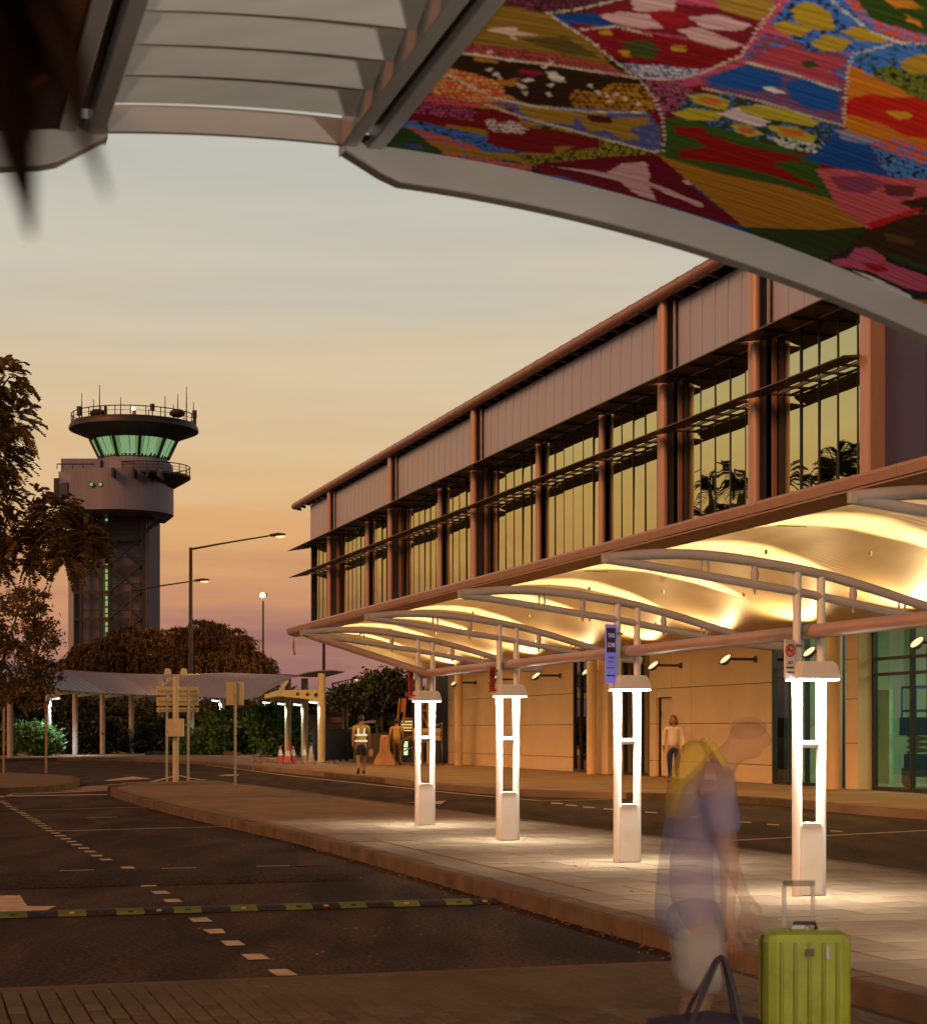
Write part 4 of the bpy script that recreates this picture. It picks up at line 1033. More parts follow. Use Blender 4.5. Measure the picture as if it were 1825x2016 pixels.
# dark fence lengths
m_fence = M('dark fence sheet', (.03, .033, .032), .6)
fe = thing('dark_fence', 'dark sheet metal fence with short posts behind the cones', 'fence', BX(640,1500,6))
for i in range(12):
    x0 = 617+i*6.6; a = BX(x0,1436,6+.2*i); c = BX(x0+6.4,1436,6.2+.2*i)
    MB().add([(a[0],a[1],KH+.1),(c[0],c[1],KH+.1),(c[0],c[1],a[2]),(a[0],a[1],a[2]),(a[0],a[1]+.05,KH+.1),(c[0],c[1]+.05,KH+.1),(c[0],c[1]+.05,a[2]),(a[0],a[1]+.05,a[2])],
             [(0,1,2,3),(7,6,5,4),(0,4,5,1),(3,2,6,7),(0,3,7,4),(1,5,6,2)]).build('fence_sheet', m_fence, fe)
    if i % 2 == 0: MB().box(a[0]-.04,a[0]+.04,a[1]+.05,a[1]+.12,KH,a[2]+.12).build('fence_post', m_dark, fe)
t = thing('hoarding', 'low dark green hoarding behind the two people walking away', 'hoarding', BX(730,1500,4))
for i in range(8):
    x0 = 696+i*17; a = BX(x0,1444,4); c = BX(x0+16.6,1444,4)
    MB().box(a[0],c[0],a[1],a[1]+.06,KH+.05 if i<4 else KH+.9,a[2]).build('hoarding_sheet', M('dark green sheet', (.055,.05,.03), .6), t)
m_winlit = EM('lit low window', (.85, 1.0, .6), .9)
t = thing('ticket_kiosk', 'low dark kiosk with small bright green windows behind the railing', 'kiosk', BX(800,1500,8))
k0, k1 = BX(745,1508,8), BX(850,1440,8)
MB().box(k0[0],k1[0],k0[1],k0[1]+3,.1,k1[2]).build('body', M('kiosk dark', (.03,.028,.03), .6), t)
for x0, x1 in ((750,758),(795,803),(843,849)):
    q0, q1 = BX(x0,1487,8), BX(x1,1458,8); w_ = MB().box(q0[0],q1[0],k0[1]-.06,k0[1]-.01,q0[2],q1[2]).build('window', m_winlit, t)
    MB().box(q0[0],q1[0],k0[1]-.09,k0[1]-.065,(q0[2]+q1[2])/2-.02,(q0[2]+q1[2])/2+.02).build('glazing_bar', m_dark, w_)
rl = thing('ramp_railing', 'thin steel ramp railing beside the pedestrian sign', 'railing', BX(800,1505,2))
for dz in (.45, .9):
    a, c = BX(786,1505,2), BX(872,1478,2); MB().tube([(a[0],a[1],KH+dz),(c[0],c[1],KH+dz+.75)], .025, 6).build('rail', m_galv, rl)
for x in (790, 815, 845, 870):
    a = BX(x,1505,2); MB().tube([(a[0],a[1],KH),(a[0],a[1],KH+.9+.75*(x-786)/86)], .022, 6).build('rail_post', m_galv, rl)
# pedestrians sign
sg = thing('pedestrian_sign', 'low pale sign with black arrow and the word PEDESTRIANS on a folding stand', 'sign', BX(839,1505,-1))
q0, q1 = BX(811,1459.5,-1), BX(869,1432.5,-1)
m_sgn = M('pale sign face', (.62,.50,.25), .5)
MB().box(q0[0],q1[0],q0[1],q0[1]+.03,q0[2],q1[2]).build('board', m_sgn, sg)
for (x0,x1,y0,y1) in ((811,869,1432.5,1434),(811,869,1458,1459.5),(811,812.5,1434,1458),(867.5,869,1434,1458)):
    a, c = BX(x0,y1,-1), BX(x1,y0,-1); MB().box(a[0],c[0],q0[1]-.012,q0[1]-.002,a[2],c[2]).build('frame', m_dark, sg)
mid = BX(845,1446,-1); text('PEDESTRIANS', .215, sg, m_black, (mid[0]+.02, q0[1]-.008, mid[2]), 0, .72)
ar_ = BX(817,1446,-1); MB().add([(ar_[0]-.06,q0[1]-.008,ar_[2]),(ar_[0]+.09,q0[1]-.008,ar_[2]-.1),(ar_[0]+.09,q0[1]-.008,ar_[2]+.1)], [(0,1,2)]).build('arrow', m_black, sg)
for x in (814, 866):
    a = BX(x,1460,-1); MB().tube([(a[0],a[1]+.02,a[2]),(a[0]-.1,a[1]-.3,KH)], .015, 6).build('stand_leg', m_dark, sg); MB().tube([(a[0],a[1]+.02,a[2]),(a[0]+.1,a[1]+.4,KH)], .015, 6).build('stand_leg', m_dark, sg)
# site hut and tall boards
ht = thing('site_hut', 'orange brown site hut with flat dark roof beyond the fence', 'hut', P(655,1440,96))
q0, q1 = P(597,1445,96), P(675,1408,96)
MB().box(q0[0],q1[0],96,100,.1,q1[2]).build('wall', M('hut wall', (.34,.20,.13), .6), ht)
MB().box(q0[0]-.1,q1[0]+.1,95.8,100.2,q1[2],P(0,1402.5,96)[2]).build('roof', m_fence, ht)
for x0, x1, y0, y1, mt in ((622,630,1412,1420,m_winlit),(650,672,1413,1423,M('hut panel',(.38,.24,.17),.6))):
    a, c = P(x0,y1,95.9), P(x1,y0,95.9); MB().box(a[0],c[0],95.9,95.97,a[2],c[2]).build('window', M('hut window', (.05,.25,.15), .4) if mt is m_winlit else mt, ht)
for x in (678.5, 682): 
    a = P(x,1440,80); tag(MB().box(a[0]-.07,a[0]+.07,80,80.07,.1,P(0,1389,80)[2]).build('marker_post', m_bar if x < 680 else m_galv), 'thin orange marker post right of the site hut' if x < 680 else 'thin grey marker post right of the orange one', 'post')
# pale tent roof far behind
g = MB(); g.grid(lambda a,c: (P(668+a*70,0,92)[0], 92+4*c, P(0,1442-26*math.sin(math.pi*.5*min(1,a*1.15)),92)[2]-.4*abs(c-.5)), 10, 3)
tag(g.build('tent_roof', M('tent cloth', (.30,.24,.30), .7), None, smooth=True), 'pale low tent roof behind the people walking away', 'tent')
# aircraft stairs
m_stair = M('orange yellow steel', (.55, .26, .08), .55)
DS = 84
def SX(x, y): return P(x, y, DS)
t = thing('boarding_stairs', 'orange mobile stairs with mesh platform behind the pavement', 'mobile stairs', SX(790,1440))
for i in range(5):
    a, c = SX(790-2+i*.8,1439-i*6), SX(812+i*.8,1439-i*6); MB().box(a[0],c[0],DS-.5+i*.2,DS-.3+i*.2,a[2]-.04,a[2]+.04).build('tread', EM('lit tread',(1,.62,.2),.8) if i<4 else m_stair, t)  # lower treads emit, the light on them put into the material
for x in (784, 796): MB().tube([SX(x-4,1445),SX(x,1410),SX(x+3,1375)], .05, 6).build('stair_rail', m_stair, t)
MB().hexa([SX(789,1403),SX(799,1400),(SX(799,1400)[0],DS+.1,SX(799,1400)[2]),(SX(789,1403)[0],DS+.1,SX(789,1403)[2]),SX(790,1375),SX(799,1375),(SX(799,1375)[0],DS+.1,SX(799,1375)[2]),(SX(790,1375)[0],DS+.1,SX(790,1375)[2])]).build('side_board', m_stair, t)
for (x0,y0,x1,y1) in ((817,1375,844,1375),(817,1400,844,1400),(817,1375,817,1400),(844,1375,844,1400)): MB().tube([SX(x0,y0),SX(x1,y1)], .05, 6).build('platform_frame', m_stair, t)
for k in range(1,9): MB().tube([SX(817+k*3,1375),SX(817+k*3,1400)], .012, 4).build('mesh_bar', m_stair, t)
for (x0,x1) in ((830,830),(830,822),(830,846)): MB().tube([SX(x0,1402),SX(x1,1440)], .04, 6).build('platform_leg', m_stair, t)
a, c = SX(825,1388), SX(836,1382); MB().box(a[0],c[0],DS-.1,DS-.05,a[2],c[2]).build('plate', m_signw, t)
# cctv pole
a = P(816,1440,76); t = thing('cctv_pole', 'dark pole with a bullet camera near the first lit post', 'camera pole', (a[0],76,0))
zt = P(0,1351,76)[2]; MB().tube([(a[0],76,0),(a[0],76,zt)], .08, 8).build('pole', m_pole, t)
MB().tube([(a[0]+.05,75.9,zt-.28),(a[0]-.32,75.5,zt-.36)], .1, 8).build('camera', m_galv, t); MB().ball((a[0],76,zt), .09).build('cap', m_galv, t)
# ================================================================ VEGETATION
def leaf_obj(name, C, Dr, Nr, Ln, Wd, mat, parent):
    """C centres, Dr leaf axis, Nr side axis: one rhombus each, slightly folded"""
    C, Dr, Nr = np.asarray(C), np.asarray(Dr), np.asarray(Nr); n = len(C)
    Dr = Dr/np.linalg.norm(Dr, axis=1, keepdims=True)
    Nr = Nr - Dr*np.sum(Nr*Dr, axis=1, keepdims=True); Nr = Nr/np.maximum(1e-6, np.linalg.norm(Nr, axis=1, keepdims=True))
    Ln = np.broadcast_to(np.asarray(Ln), (n,))[:,None]; Wd = np.broadcast_to(np.asarray(Wd), (n,))[:,None]
    V = np.empty((n,4,3)); V[:,0] = C-Dr*Ln/2; V[:,1] = C+Nr*Wd/2; V[:,2] = C+Dr*Ln/2; V[:,3] = C-Nr*Wd/2
    me = bpy.data.meshes.new(name); me.vertices.add(4*n); me.vertices.foreach_set('co', V.ravel())
    me.loops.add(4*n); me.loops.foreach_set('vertex_index', np.arange(4*n, dtype=np.int32))
    me.polygons.add(n); me.polygons.foreach_set('loop_start', np.arange(0, 4*n, 4, dtype=np.int32)); me.polygons.foreach_set('loop_total', np.full(n, 4, dtype=np.int32))
    me.materials.append(mat); me.update(); me.validate()
    o = bpy.data.objects.new(name, me); col.objects.link(o)
    if parent is not None: adopt(o, parent)
    return o
def leafmat(name, c, var=.45, trans=.25, scale=1.2):
    m = M(name, c, .55, var=var, scale=scale, detail=5, spec=.3)
    t = m.node_tree; b_ = t.nodes['Principled BSDF']; o = t.nodes['Material Output']
    tl = t.nodes.new('ShaderNodeBsdfTranslucent'); mx = t.nodes.new('ShaderNodeMixShader'); mx.inputs[0].default_value = trans
    t.links.new(b_.inputs['Base Color'].links[0].from_socket, tl.inputs[0]); t.links.new(b_.outputs[0], mx.inputs[1]); t.links.new(tl.outputs[0], mx.inputs[2]); t.links.new(mx.outputs[0], o.inputs[0])
    return m
m_bark = M('bark', (.09, .06, .04), .9, bump=.6, bscale=12, stretch=(1,1,.3))
m_leafb = leafmat('brown green leaf', (.15, .09, .03)); m_leafd = leafmat('dark leaf', (.055, .040, .012)); m_leafw = leafmat('willow leaf', (.085, .05, .02), scale=.5)
m_leaf_lit = leafmat('shrub leaf', (.09, .20, .055), scale=2.5); m_leafk = leafmat('deep green leaf', (.028, .036, .016), scale=.4)  # shrub leaf brighter than its dim copy, lamplight put into the colour
def unit(n):
    v = rng.normal(size=(n,3)); return v/np.linalg.norm(v, axis=1, keepdims=True)
def blob_leaves(blobs, ln, wd, droop=.2):
    C, Dv, Nv, Ls = [], [], [], []
    for c, r, ncl, per, spread in blobs:
        c = np.asarray(c, float); r = np.asarray(r, float)
        d = unit(ncl); rad = rng.random(ncl)**.33; rad = .35+.65*rad
        cc = c + d*r*rad[:,None]
        for k in range(ncl):
            m_ = int(per*(.5+rng.random())); off = rng.normal(size=(m_,3))*spread*(.6+.8*rng.random())
            off[:,2] *= .6
            C.append(cc[k]+off); dv = unit(m_)*.8 + d[k]*.7; dv[:,2] -= droop; Dv.append(dv); Nv.append(unit(m_)); Ls.append(ln*(.6+.8*rng.random(m_)))
    return np.concatenate(C), np.concatenate(Dv), np.concatenate(Nv), np.concatenate(Ls)
def sprays(starts, dirs, length, nl, leaf, droop=.5):
    """feather-like compound leaves: pairs of leaflets along a drooping rib"""
    C, Dv, Nv = [], [], []
    for s_, d in zip(starts, dirs):
        L_ = length*(.6+.7*rng.random()); t = np.linspace(.08, 1, nl); d = d/np.linalg.norm(d)
        side = np.cross(d, (0,0,1)); side /= max(1e-6, np.linalg.norm(side)); side = side*(.9) + unit(1)[0]*.35
        p = s_ + d*L_*t[:,None]; p[:,2] -= droop*L_*t**2
        wdt = .22*L_*np.sin(np.pi*np.clip(t,.05,.97))**.6
        for sg in (-1, 1):
            C.append(p + side*sg*wdt[:,None]*.5 + rng.normal(size=p.shape)*.006); dv = np.tile(side*sg, (nl,1)) + d*.35; dv[:,2] -= .25; Dv.append(dv); Nv.append(np.tile(d, (nl,1))+rng.normal(size=(nl,3))*.3)
    return np.concatenate(C), np.concatenate(Dv), np.concatenate(Nv)
def limb(mb, pts, r0, r1):
    n = len(pts); mb.tube(arc(pts, 4), [r0+(r1-r0)*i/((n-1)*4) for i in range((n-1)*4+1)], 8)

# big feathery tree at the left edge
DT = 33.0
def T1(x, y, dd=0): return np.array(P(x, y, DT+dd))
t = thing('feathery_tree', 'tall feathery leaved tree entering from the left, a branch reaching over the tower', 'tree', tuple(T1(-75,1535)))
tr = MB(); limb(tr, [T1(-75,1560),T1(-80,1400),T1(-70,1200),T1(-60,1000),T1(-50,800),T1(-45,720)], .24, .05); tr.build('trunk', m_bark, t, smooth=True)
brs = [[T1(-70,1180),T1(-25,1120),T1(20,1068),T1(60,1072),T1(95,1095),T1(125,1110)], [T1(20,1068),T1(60,1052),T1(110,1045),T1(160,1050),T1(190,1058)], [T1(-65,1050),T1(-30,960),T1(10,900)],
       [T1(-60,960),T1(-20,880),T1(25,830)], [T1(-55,860),T1(-15,790),T1(20,740)], [T1(40,1060),T1(75,1010),T1(100,975)], [T1(-20,1110),T1(0,1080),T1(15,1010)], [T1(60,1072),T1(90,1130),T1(70,1120)]]
bb = MB()
for q in brs: limb(bb, q, .05, .012)
bb.build('branches', m_bark, t, smooth=True)
st, dr = [], []
cl = [((10,740),(42,34),34),((20,820),(46,44),44),((10,900),(38,40),40),((-5,980),(36,40),36),((18,1045),(34,38),30),((-10,1090),(30,32),26),((-20,860),(40,120),60),
      ((110,1000),(42,24),40),((150,1045),(48,26),46),((175,1062),(26,18),22),((95,1050),(36,20),26),((130,1092),(36,20),30),((60,1075),(26,22),16),((60,1110),(18,10),8),((70,975),(18,12),6),((-60,760),(50,50),30)]
for (x, y), (rx, ry), k in cl:
    for _ in range(int(k*2.3)):
        a = rng.random()*6.283; q = math.sqrt(rng.random()); p = T1(x+rx*q*math.cos(a)*.8, y+ry*q*math.sin(a)*.8, rng.normal(0,.5)); st.append(p)
        dr.append(np.array([math.cos(a)*.9+rng.normal(0,.35), rng.normal(0,.6), -math.sin(a)*.6+rng.normal(0,.35)+.1]))
C, Dv, Nv = sprays(st, dr, .36, 15, .05, .55)
leaf_obj('crown', C, Dv, Nv, .11, .045, m_leafb, t)
# lower left broadleaf tree
DT2 = 42.0
def T2(x, y, dd=0): return np.array(P(x, y, DT2+dd))
t = thing('broadleaf_tree', 'dense brown lit broadleaf tree low at the left edge', 'tree', tuple(T2(-20,1535)))
tr = MB(); limb(tr, [T2(-20,1545),T2(-18,1460),T2(-10,1390),T2(0,1300)], .16, .06); tr.build('trunk', m_bark, t, smooth=True)
bb = MB(); [limb(bb, q, .05, .012) for q in ([T2(-15,1420),T2(20,1370),T2(60,1320),T2(85,1250)],[T2(-12,1400),T2(-40,1330),T2(-60,1250)],[T2(-5,1350),T2(15,1270),T2(40,1190)],[T2(20,1370),T2(60,1370),T2(95,1365)])]; bb.build('branches', m_bark, t, smooth=True)
s2 = DT2/FPX
C, Dv, Nv, Ls = blob_leaves([(T2(25,1225),(72*s2,.7,62*s2),110,26,.10),(T2(10,1310),(88*s2,.8,64*s2),130,26,.10),(T2(80,1260),(34*s2,.5,40*s2),40,22,.08),(T2(88,1330),(34*s2,.5,34*s2),36,22,.08),
    (T2(-40,1250),(60*s2,.7,80*s2),60,24,.1),(T2(45,1372),(62*s2,.6,30*s2),50,22,.09),(T2(60,1185),(36*s2,.4,26*s2),26,18,.07)], .10, .05)
leaf_obj('crown', C, Dv, Nv, Ls, Ls*.48, m_leafb, t)
# weeping trees behind the covered walk
def weeping(label, D, domes, n_str, base):
    s = D/FPX; t = thing('weeping_tree', label, 'tree', P(*base, D), 'weeping trees behind the covered walk')
    tr = MB(); b0 = np.array(P(base[0], 1445, D)); tr2 = np.array(P(base[0], 1330, D)); limb(tr, [b0, (b0+tr2)/2+np.array([.3,0,0]), tr2], .35, .15); tr.build('trunk', m_bark, t, smooth=True)
    C, Dv, Nv, Ls = [], [], [], []
    for (x, y), (rx, ry), k in domes:
        c = np.array(P(x, y, D))
        nsub = max(1, k//16)
        for _ in range(nsub):                      # plume: a fountain of drooping strands
            d = unit(1)[0]; d[2] = abs(d[2])*1.15-.3; rad = .72+.45*rng.random()
            pc = c + d*np.array([rx*s, 2.4, ry*s])*rad; sz = .6+1.0*rng.random()**1.5
            for _ in range(17):
                a = rng.random()*6.283; o = np.array([math.cos(a), math.sin(a), 0])*sz*(.35+.65*rng.random())
                o = o + np.array([d[0], d[1], 0])*.35
                ln_ = sz*(.9+1.5*rng.random()); nl = 15; tt = np.linspace(0, 1, nl)
                p = pc + o*np.sqrt(tt)[:,None]; p[:,2] += .55*sz*np.sin(np.minimum(tt*2.6, 3.1))*.8 - ln_*tt**1.7
                p += rng.normal(size=p.shape)*.04
                C.append(p); dv = np.tile(o*.5+np.array((0,0,-.9)), (nl,1))+rng.normal(size=(nl,3))*.4; Dv.append(dv); Nv.append(unit(nl)); Ls.append(.22+.2*rng.random(nl))
    C, Dv, Nv, Ls = map(np.concatenate, (C, Dv, Nv, Ls))
    leaf_obj('crown', C, Dv, Nv, Ls, Ls*.26, m_leafw, t)
weeping('taller weeping tree with plumed top right of the tower foot', 122, [((420,1295),(70,64),900),((470,1308),(48,52),700),((385,1300),(60,58),700),((500,1328),(26,34),400),((412,1240),(20,16),90),((440,1248),(20,16),80),((365,1252),(16,14),70),((478,1268),(16,14),70)], 0, (430,1440))
weeping('lower rounded weeping tree hiding the foot of the tower', 128, [((230,1295),(72,52),800),((290,1288),(62,48),750),((180,1308),(50,40),500),((262,1265),(50,26),350),((318,1252),(18,14),80),((250,1248),(20,12),80)], 0, (240,1440))
def bushy(name, label, D, blobs, mat, ln, base, grp=None, spread=.12, cat='tree', trunk=True):
    t = thing(name, label, cat, P(*base, D), grp); s = D/FPX
    if trunk:
        tr = MB(); b0 = np.array(P(base[0], base[1], D)); b0[2] = .05; c0 = np.array(P(*blobs[0][0], D)); limb(tr, [b0, (b0*.6+c0*.4)+np.array([.1*s*10,0,0]), c0], 4*s, 1.2*s); tr.build('trunk' if cat == 'tree' else 'stem', m_bark, t, smooth=True)
    C, Dv, Nv, Ls = blob_leaves([(P(x, y, D+dy), (rx*s, max(rx, ry)*s*.8, ry*s), k, per, spread) for (x, y, dy), (rx, ry), k, per in [((*b_[0], 0), b_[1], b_[2], b_[3]) for b_ in blobs]], ln, 0)
    leaf_obj('crown' if cat == 'tree' else 'foliage', C, Dv, Nv, Ls, Ls*.45, mat, t); return t
bushy('spreading_tree', 'dark spreading tree between the covered walk and the canopy', 118, [((735,1372),(66,26),150,26),((760,1345),(34,22),60,22),((700,1385),(50,22),90,24),((790,1375),(40,30),90,24),((735,1335),(18,8),14,16),((775,1330),(14,8),12,16),((690,1365),(26,12),24,18)], m_leafk, .34, (745,1440), spread=.35)
bushy('distant_tree', 'low dark tree line piece right behind the site hut', 150, [((650,1400),(46,28),120,26),((612,1405),(44,24),100,26),((660,1380),(20,10),20,18)], m_leafk, .45, (640,1440), spread=.5)
bushy('distant_tree', 'dark tree mass left under the covered walk roof', 120, [((120,1420),(90,50),200,26),((30,1400),(60,60),160,26),((220,1430),(80,45),180,26)], m_leafk, .4, (120,1440), spread=.45)
bushy('distant_tree', 'dark tree mass behind the middle of the covered walk', 120, [((330,1430),(80,45),200,26),((450,1430),(80,45),200,26),((540,1430),(50,45),120,26)], m_leafk, .4, (380,1440), spread=.45)
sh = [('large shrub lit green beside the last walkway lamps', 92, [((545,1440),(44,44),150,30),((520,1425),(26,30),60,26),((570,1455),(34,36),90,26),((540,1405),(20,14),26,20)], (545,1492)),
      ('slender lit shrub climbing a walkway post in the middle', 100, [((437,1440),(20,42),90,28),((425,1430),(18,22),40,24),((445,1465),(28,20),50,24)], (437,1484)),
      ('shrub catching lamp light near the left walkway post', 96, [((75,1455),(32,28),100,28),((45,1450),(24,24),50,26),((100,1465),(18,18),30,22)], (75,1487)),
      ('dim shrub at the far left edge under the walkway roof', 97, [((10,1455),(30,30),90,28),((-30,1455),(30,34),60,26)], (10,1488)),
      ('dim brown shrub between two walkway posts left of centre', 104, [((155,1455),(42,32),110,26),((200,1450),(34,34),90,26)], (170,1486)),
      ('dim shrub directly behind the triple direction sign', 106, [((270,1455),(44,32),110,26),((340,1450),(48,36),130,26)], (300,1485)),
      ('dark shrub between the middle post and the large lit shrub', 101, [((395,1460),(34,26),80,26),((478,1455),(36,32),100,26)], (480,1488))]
for lb, D, bl, bs_ in sh: bushy('shrub', lb, D, bl, m_leaf_lit if 'lit' in lb or 'light' in lb else leafmat('shaded shrub leaf', (.035,.045,.018), scale=2) if 'shaded shrub leaf' not in MATS else MATS['shaded shrub leaf'], .27, bs_, 'shrubs along the covered walk', .24, 'shrub')  # label picks the lamplit leaf; others get the copy with shade put in
# far tree line closing the horizon
tl = []
for k in range(90):
    x = -900 + k*42 + rng.normal(0,14); D = 230 + 60*rng.random()
    tl.append((P(x, 1436, D), (6+4*rng.random(), 4, 3.2+2.6*rng.random()), 16, 18, 1.3))
C, Dv, Nv, Ls = blob_leaves(tl, 1.5, 0)
tag(leaf_obj('far_woodland', C, Dv, Nv, Ls, Ls*.6, m_leafk, None), 'dark unbroken belt of woodland along the horizon', 'woodland', kind='stuff')
tag(MB().box(-420, 420, 300, 301, 0, 4.2).build('far_hedge', m_leafk), 'dark distant hedge line below the horizon', 'hedge', kind='stuff')
# palms across the street, seen in the mirror glass
def palm(label, loc, h, seed):
    r2 = np.random.default_rng(seed); t = thing('palm_tree', label, 'palm tree', (loc[0],loc[1],0), 'palms across the street'); tr = MB()
    limb(tr, [np.array((loc[0],loc[1],0)), np.array((loc[0]+.2,loc[1],h*.5)), np.array((loc[0]+.1,loc[1],h))], .2, .13); tr.build('trunk', m_bark, t, smooth=True)
    C, Dv, Nv = [], [], []; ribs = MB()
    for k in range(22):
        a = k*2.4; el = r2.uniform(-.1, 1.1); L_ = 2.3+.7*r2.random(); nl = 34; tt = np.linspace(.1, 1, nl)
        d = np.array([math.cos(a)*math.cos(el), math.sin(a)*math.cos(el), math.sin(el)]); p = np.array((loc[0]+.1,loc[1],h)) + d*L_*tt[:,None]; p[:,2] -= 1.4*tt**2
        ribs.tube([tuple(q) for q in p[::6]], .025, 4); sd_ = np.cross(d,(0,0,1)); sd_ /= np.linalg.norm(sd_)
        for sg in (-1,1):
            C.append(p+sd_*sg*.28); dv = np.tile(sd_*sg,(nl,1))+d*.6; dv[:,2] -= .55; Dv.append(dv+r2.normal(size=dv.shape)*.1); Nv.append(np.tile(d,(nl,1))+r2.normal(size=dv.shape)*.3)
    ribs.build('fronds', m_leafk, t); leaf_obj('leaflets', np.concatenate(C), np.concatenate(Dv), np.concatenate(Nv), .62, .05, m_leafk, t)
palm('palm mirrored in the rightmost upper window', (-25.5, 65.0), 12.3, 1); palm('tall palm mirrored in the second upper window from the right', (-31.0, 76.5), 13.6, 2); palm('palm mirrored left of the tall one', (-33.5, 80.5), 12.2, 3); palm('palm mirrored at the very right pane', (-24.0, 60.0), 11.6, 4)
# ================================================================ PEOPLE
def skin_obj(name, V, E, Rd, mat, parent, sub=1):
    me = bpy.data.meshes.new(name); me.from_pydata([tuple(v) for v in V], E, []); me.materials.append(mat)
    o = bpy.data.objects.new(name, me); col.objects.link(o)
    if parent is not None: adopt(o, parent)
    m = o.modifiers.new('skin', 'SKIN'); m.use_smooth_shade = True; m.branch_smoothing = .4
    lay = me.skin_vertices[0] if len(me.skin_vertices) else None
    for i, r in enumerate(Rd):
        lay.data[i].radius = r if isinstance(r, (tuple, list)) else (r, r)
    lay.data[0].use_root = True
    s = o.modifiers.new('subsurf', 'SUBSURF'); s.levels = sub; s.render_levels = sub
    return o
class Sk:
    def __init__(s): s.V = []; s.E = []; s.R = []
    def v(s, p, r, to=None):
        s.V.append(p); s.R.append(r); i = len(s.V)-1
        if to is not None: s.E.append((to, i))
        return i
    def chain(s, start, pts):
        i = start
        for p, r in pts: i = s.v(p, r, i)
        return i
def vadd(a, b): return tuple(x+y for x, y in zip(a, b))
def hand(sk, wrist_i, w, side, curl=.35, fwd=(0,.02,-1)):
    f = Vector(fwd).normalized(); sd = Vector((0,1,0)); sd = (sd-f*sd.dot(f)).normalized(); inn = Vector((-side,0,0))
    palm = Vector(w)+f*.055; pi = sk.v(tuple(palm), (.034,.02), wrist_i)
    kn = palm+f*.035; ki = sk.v(tuple(kn), (.034,.017), pi)
    for k, (o, ln) in enumerate(((.027,.065),(.009,.075),(-.009,.07),(-.026,.055))):
        b = kn+sd*o+f*.012; b1 = b+f*ln*.55+inn*ln*.15*curl; b2 = b1+f*ln*.35+inn*ln*.7*curl
        sk.chain(ki, [(tuple(b),.0095),(tuple(b1),.0085),(tuple(b2),.007)])
    th = palm+sd*.035-f*.01; sk.chain(pi, [(tuple(th),.011),(tuple(th+sd*.02+f*.03+inn*.012),.0095),(tuple(th+sd*.018+f*.055+inn*.02),.008)])
def legs_std(stride, bend=.1):
    # (hip, knee, ankle, toe) for right and left; stride along +y
    out = []
    for sx, s in ((.1, stride), (-.1, -stride)):
        kn = (sx*.95, s*.45+bend*.5+(.06 if s < 0 else .02), .50); an = (sx*.9, s*.95-(.05 if s < 0 else 0), .10 if s >= 0 else .17)
        out.append(((sx,0,.92), kn, an, (sx*1.1, an[1]+.16, .045 if s >= 0 else .06)))
    return out
m_skin = M('skin', (.34, .19, .12), .55, var=.08, spec=.4); m_hair = M('dark hair', (.03, .018, .012), .6); m_hairb = M('brown hair', (.16, .07, .03), .6)
m_navy = M('navy cloth', (.02, .022, .035), .8); m_khaki = M('khaki cloth', (.20, .14, .07), .85); m_boot = M('brown boots', (.07, .05, .035), .7)
m_vest = M('yellow green vest', (.42, .44, .05), .6); m_tee = M('mustard shirt', (.42, .31, .10), .8, bump=.2, bscale=20); m_blouse = M('pale blouse', (.80, .72, .56), .75, bump=.3, bscale=18); m_jean = M('blue jeans', (.012, .02, .09), .8)
m_tape = M('reflective tape', (.8, .8, .78), .35, emit=(.7,.72,.7), estr=.55)  # tape with faint emission put in for the light it throws back
def head(sk, ni, n, tilt=0.0, fwdy=1):
    """neck index/pos -> skull with jaw and nose"""
    c = (n[0], n[1]+.02+tilt*.5, n[2]+.13)
    j = sk.v((n[0], n[1]+.015+tilt*.2, n[2]+.045), (.058,.062), ni)
    k = sk.v(c, (.076,.094), j); tp = sk.v(vadd(c,(0,.0+tilt*.2,.075)), (.062,.078), k)
    ch = sk.v(vadd(c,(0,.07,-.07)), (.03,.028), k); no = sk.v(vadd(c,(0,.112,-.012)), (.011,.014), k)
    for s in (-1,1): sk.v(vadd(c,(s*.085,-.005,-.008)), (.008,.022), k)
    return c
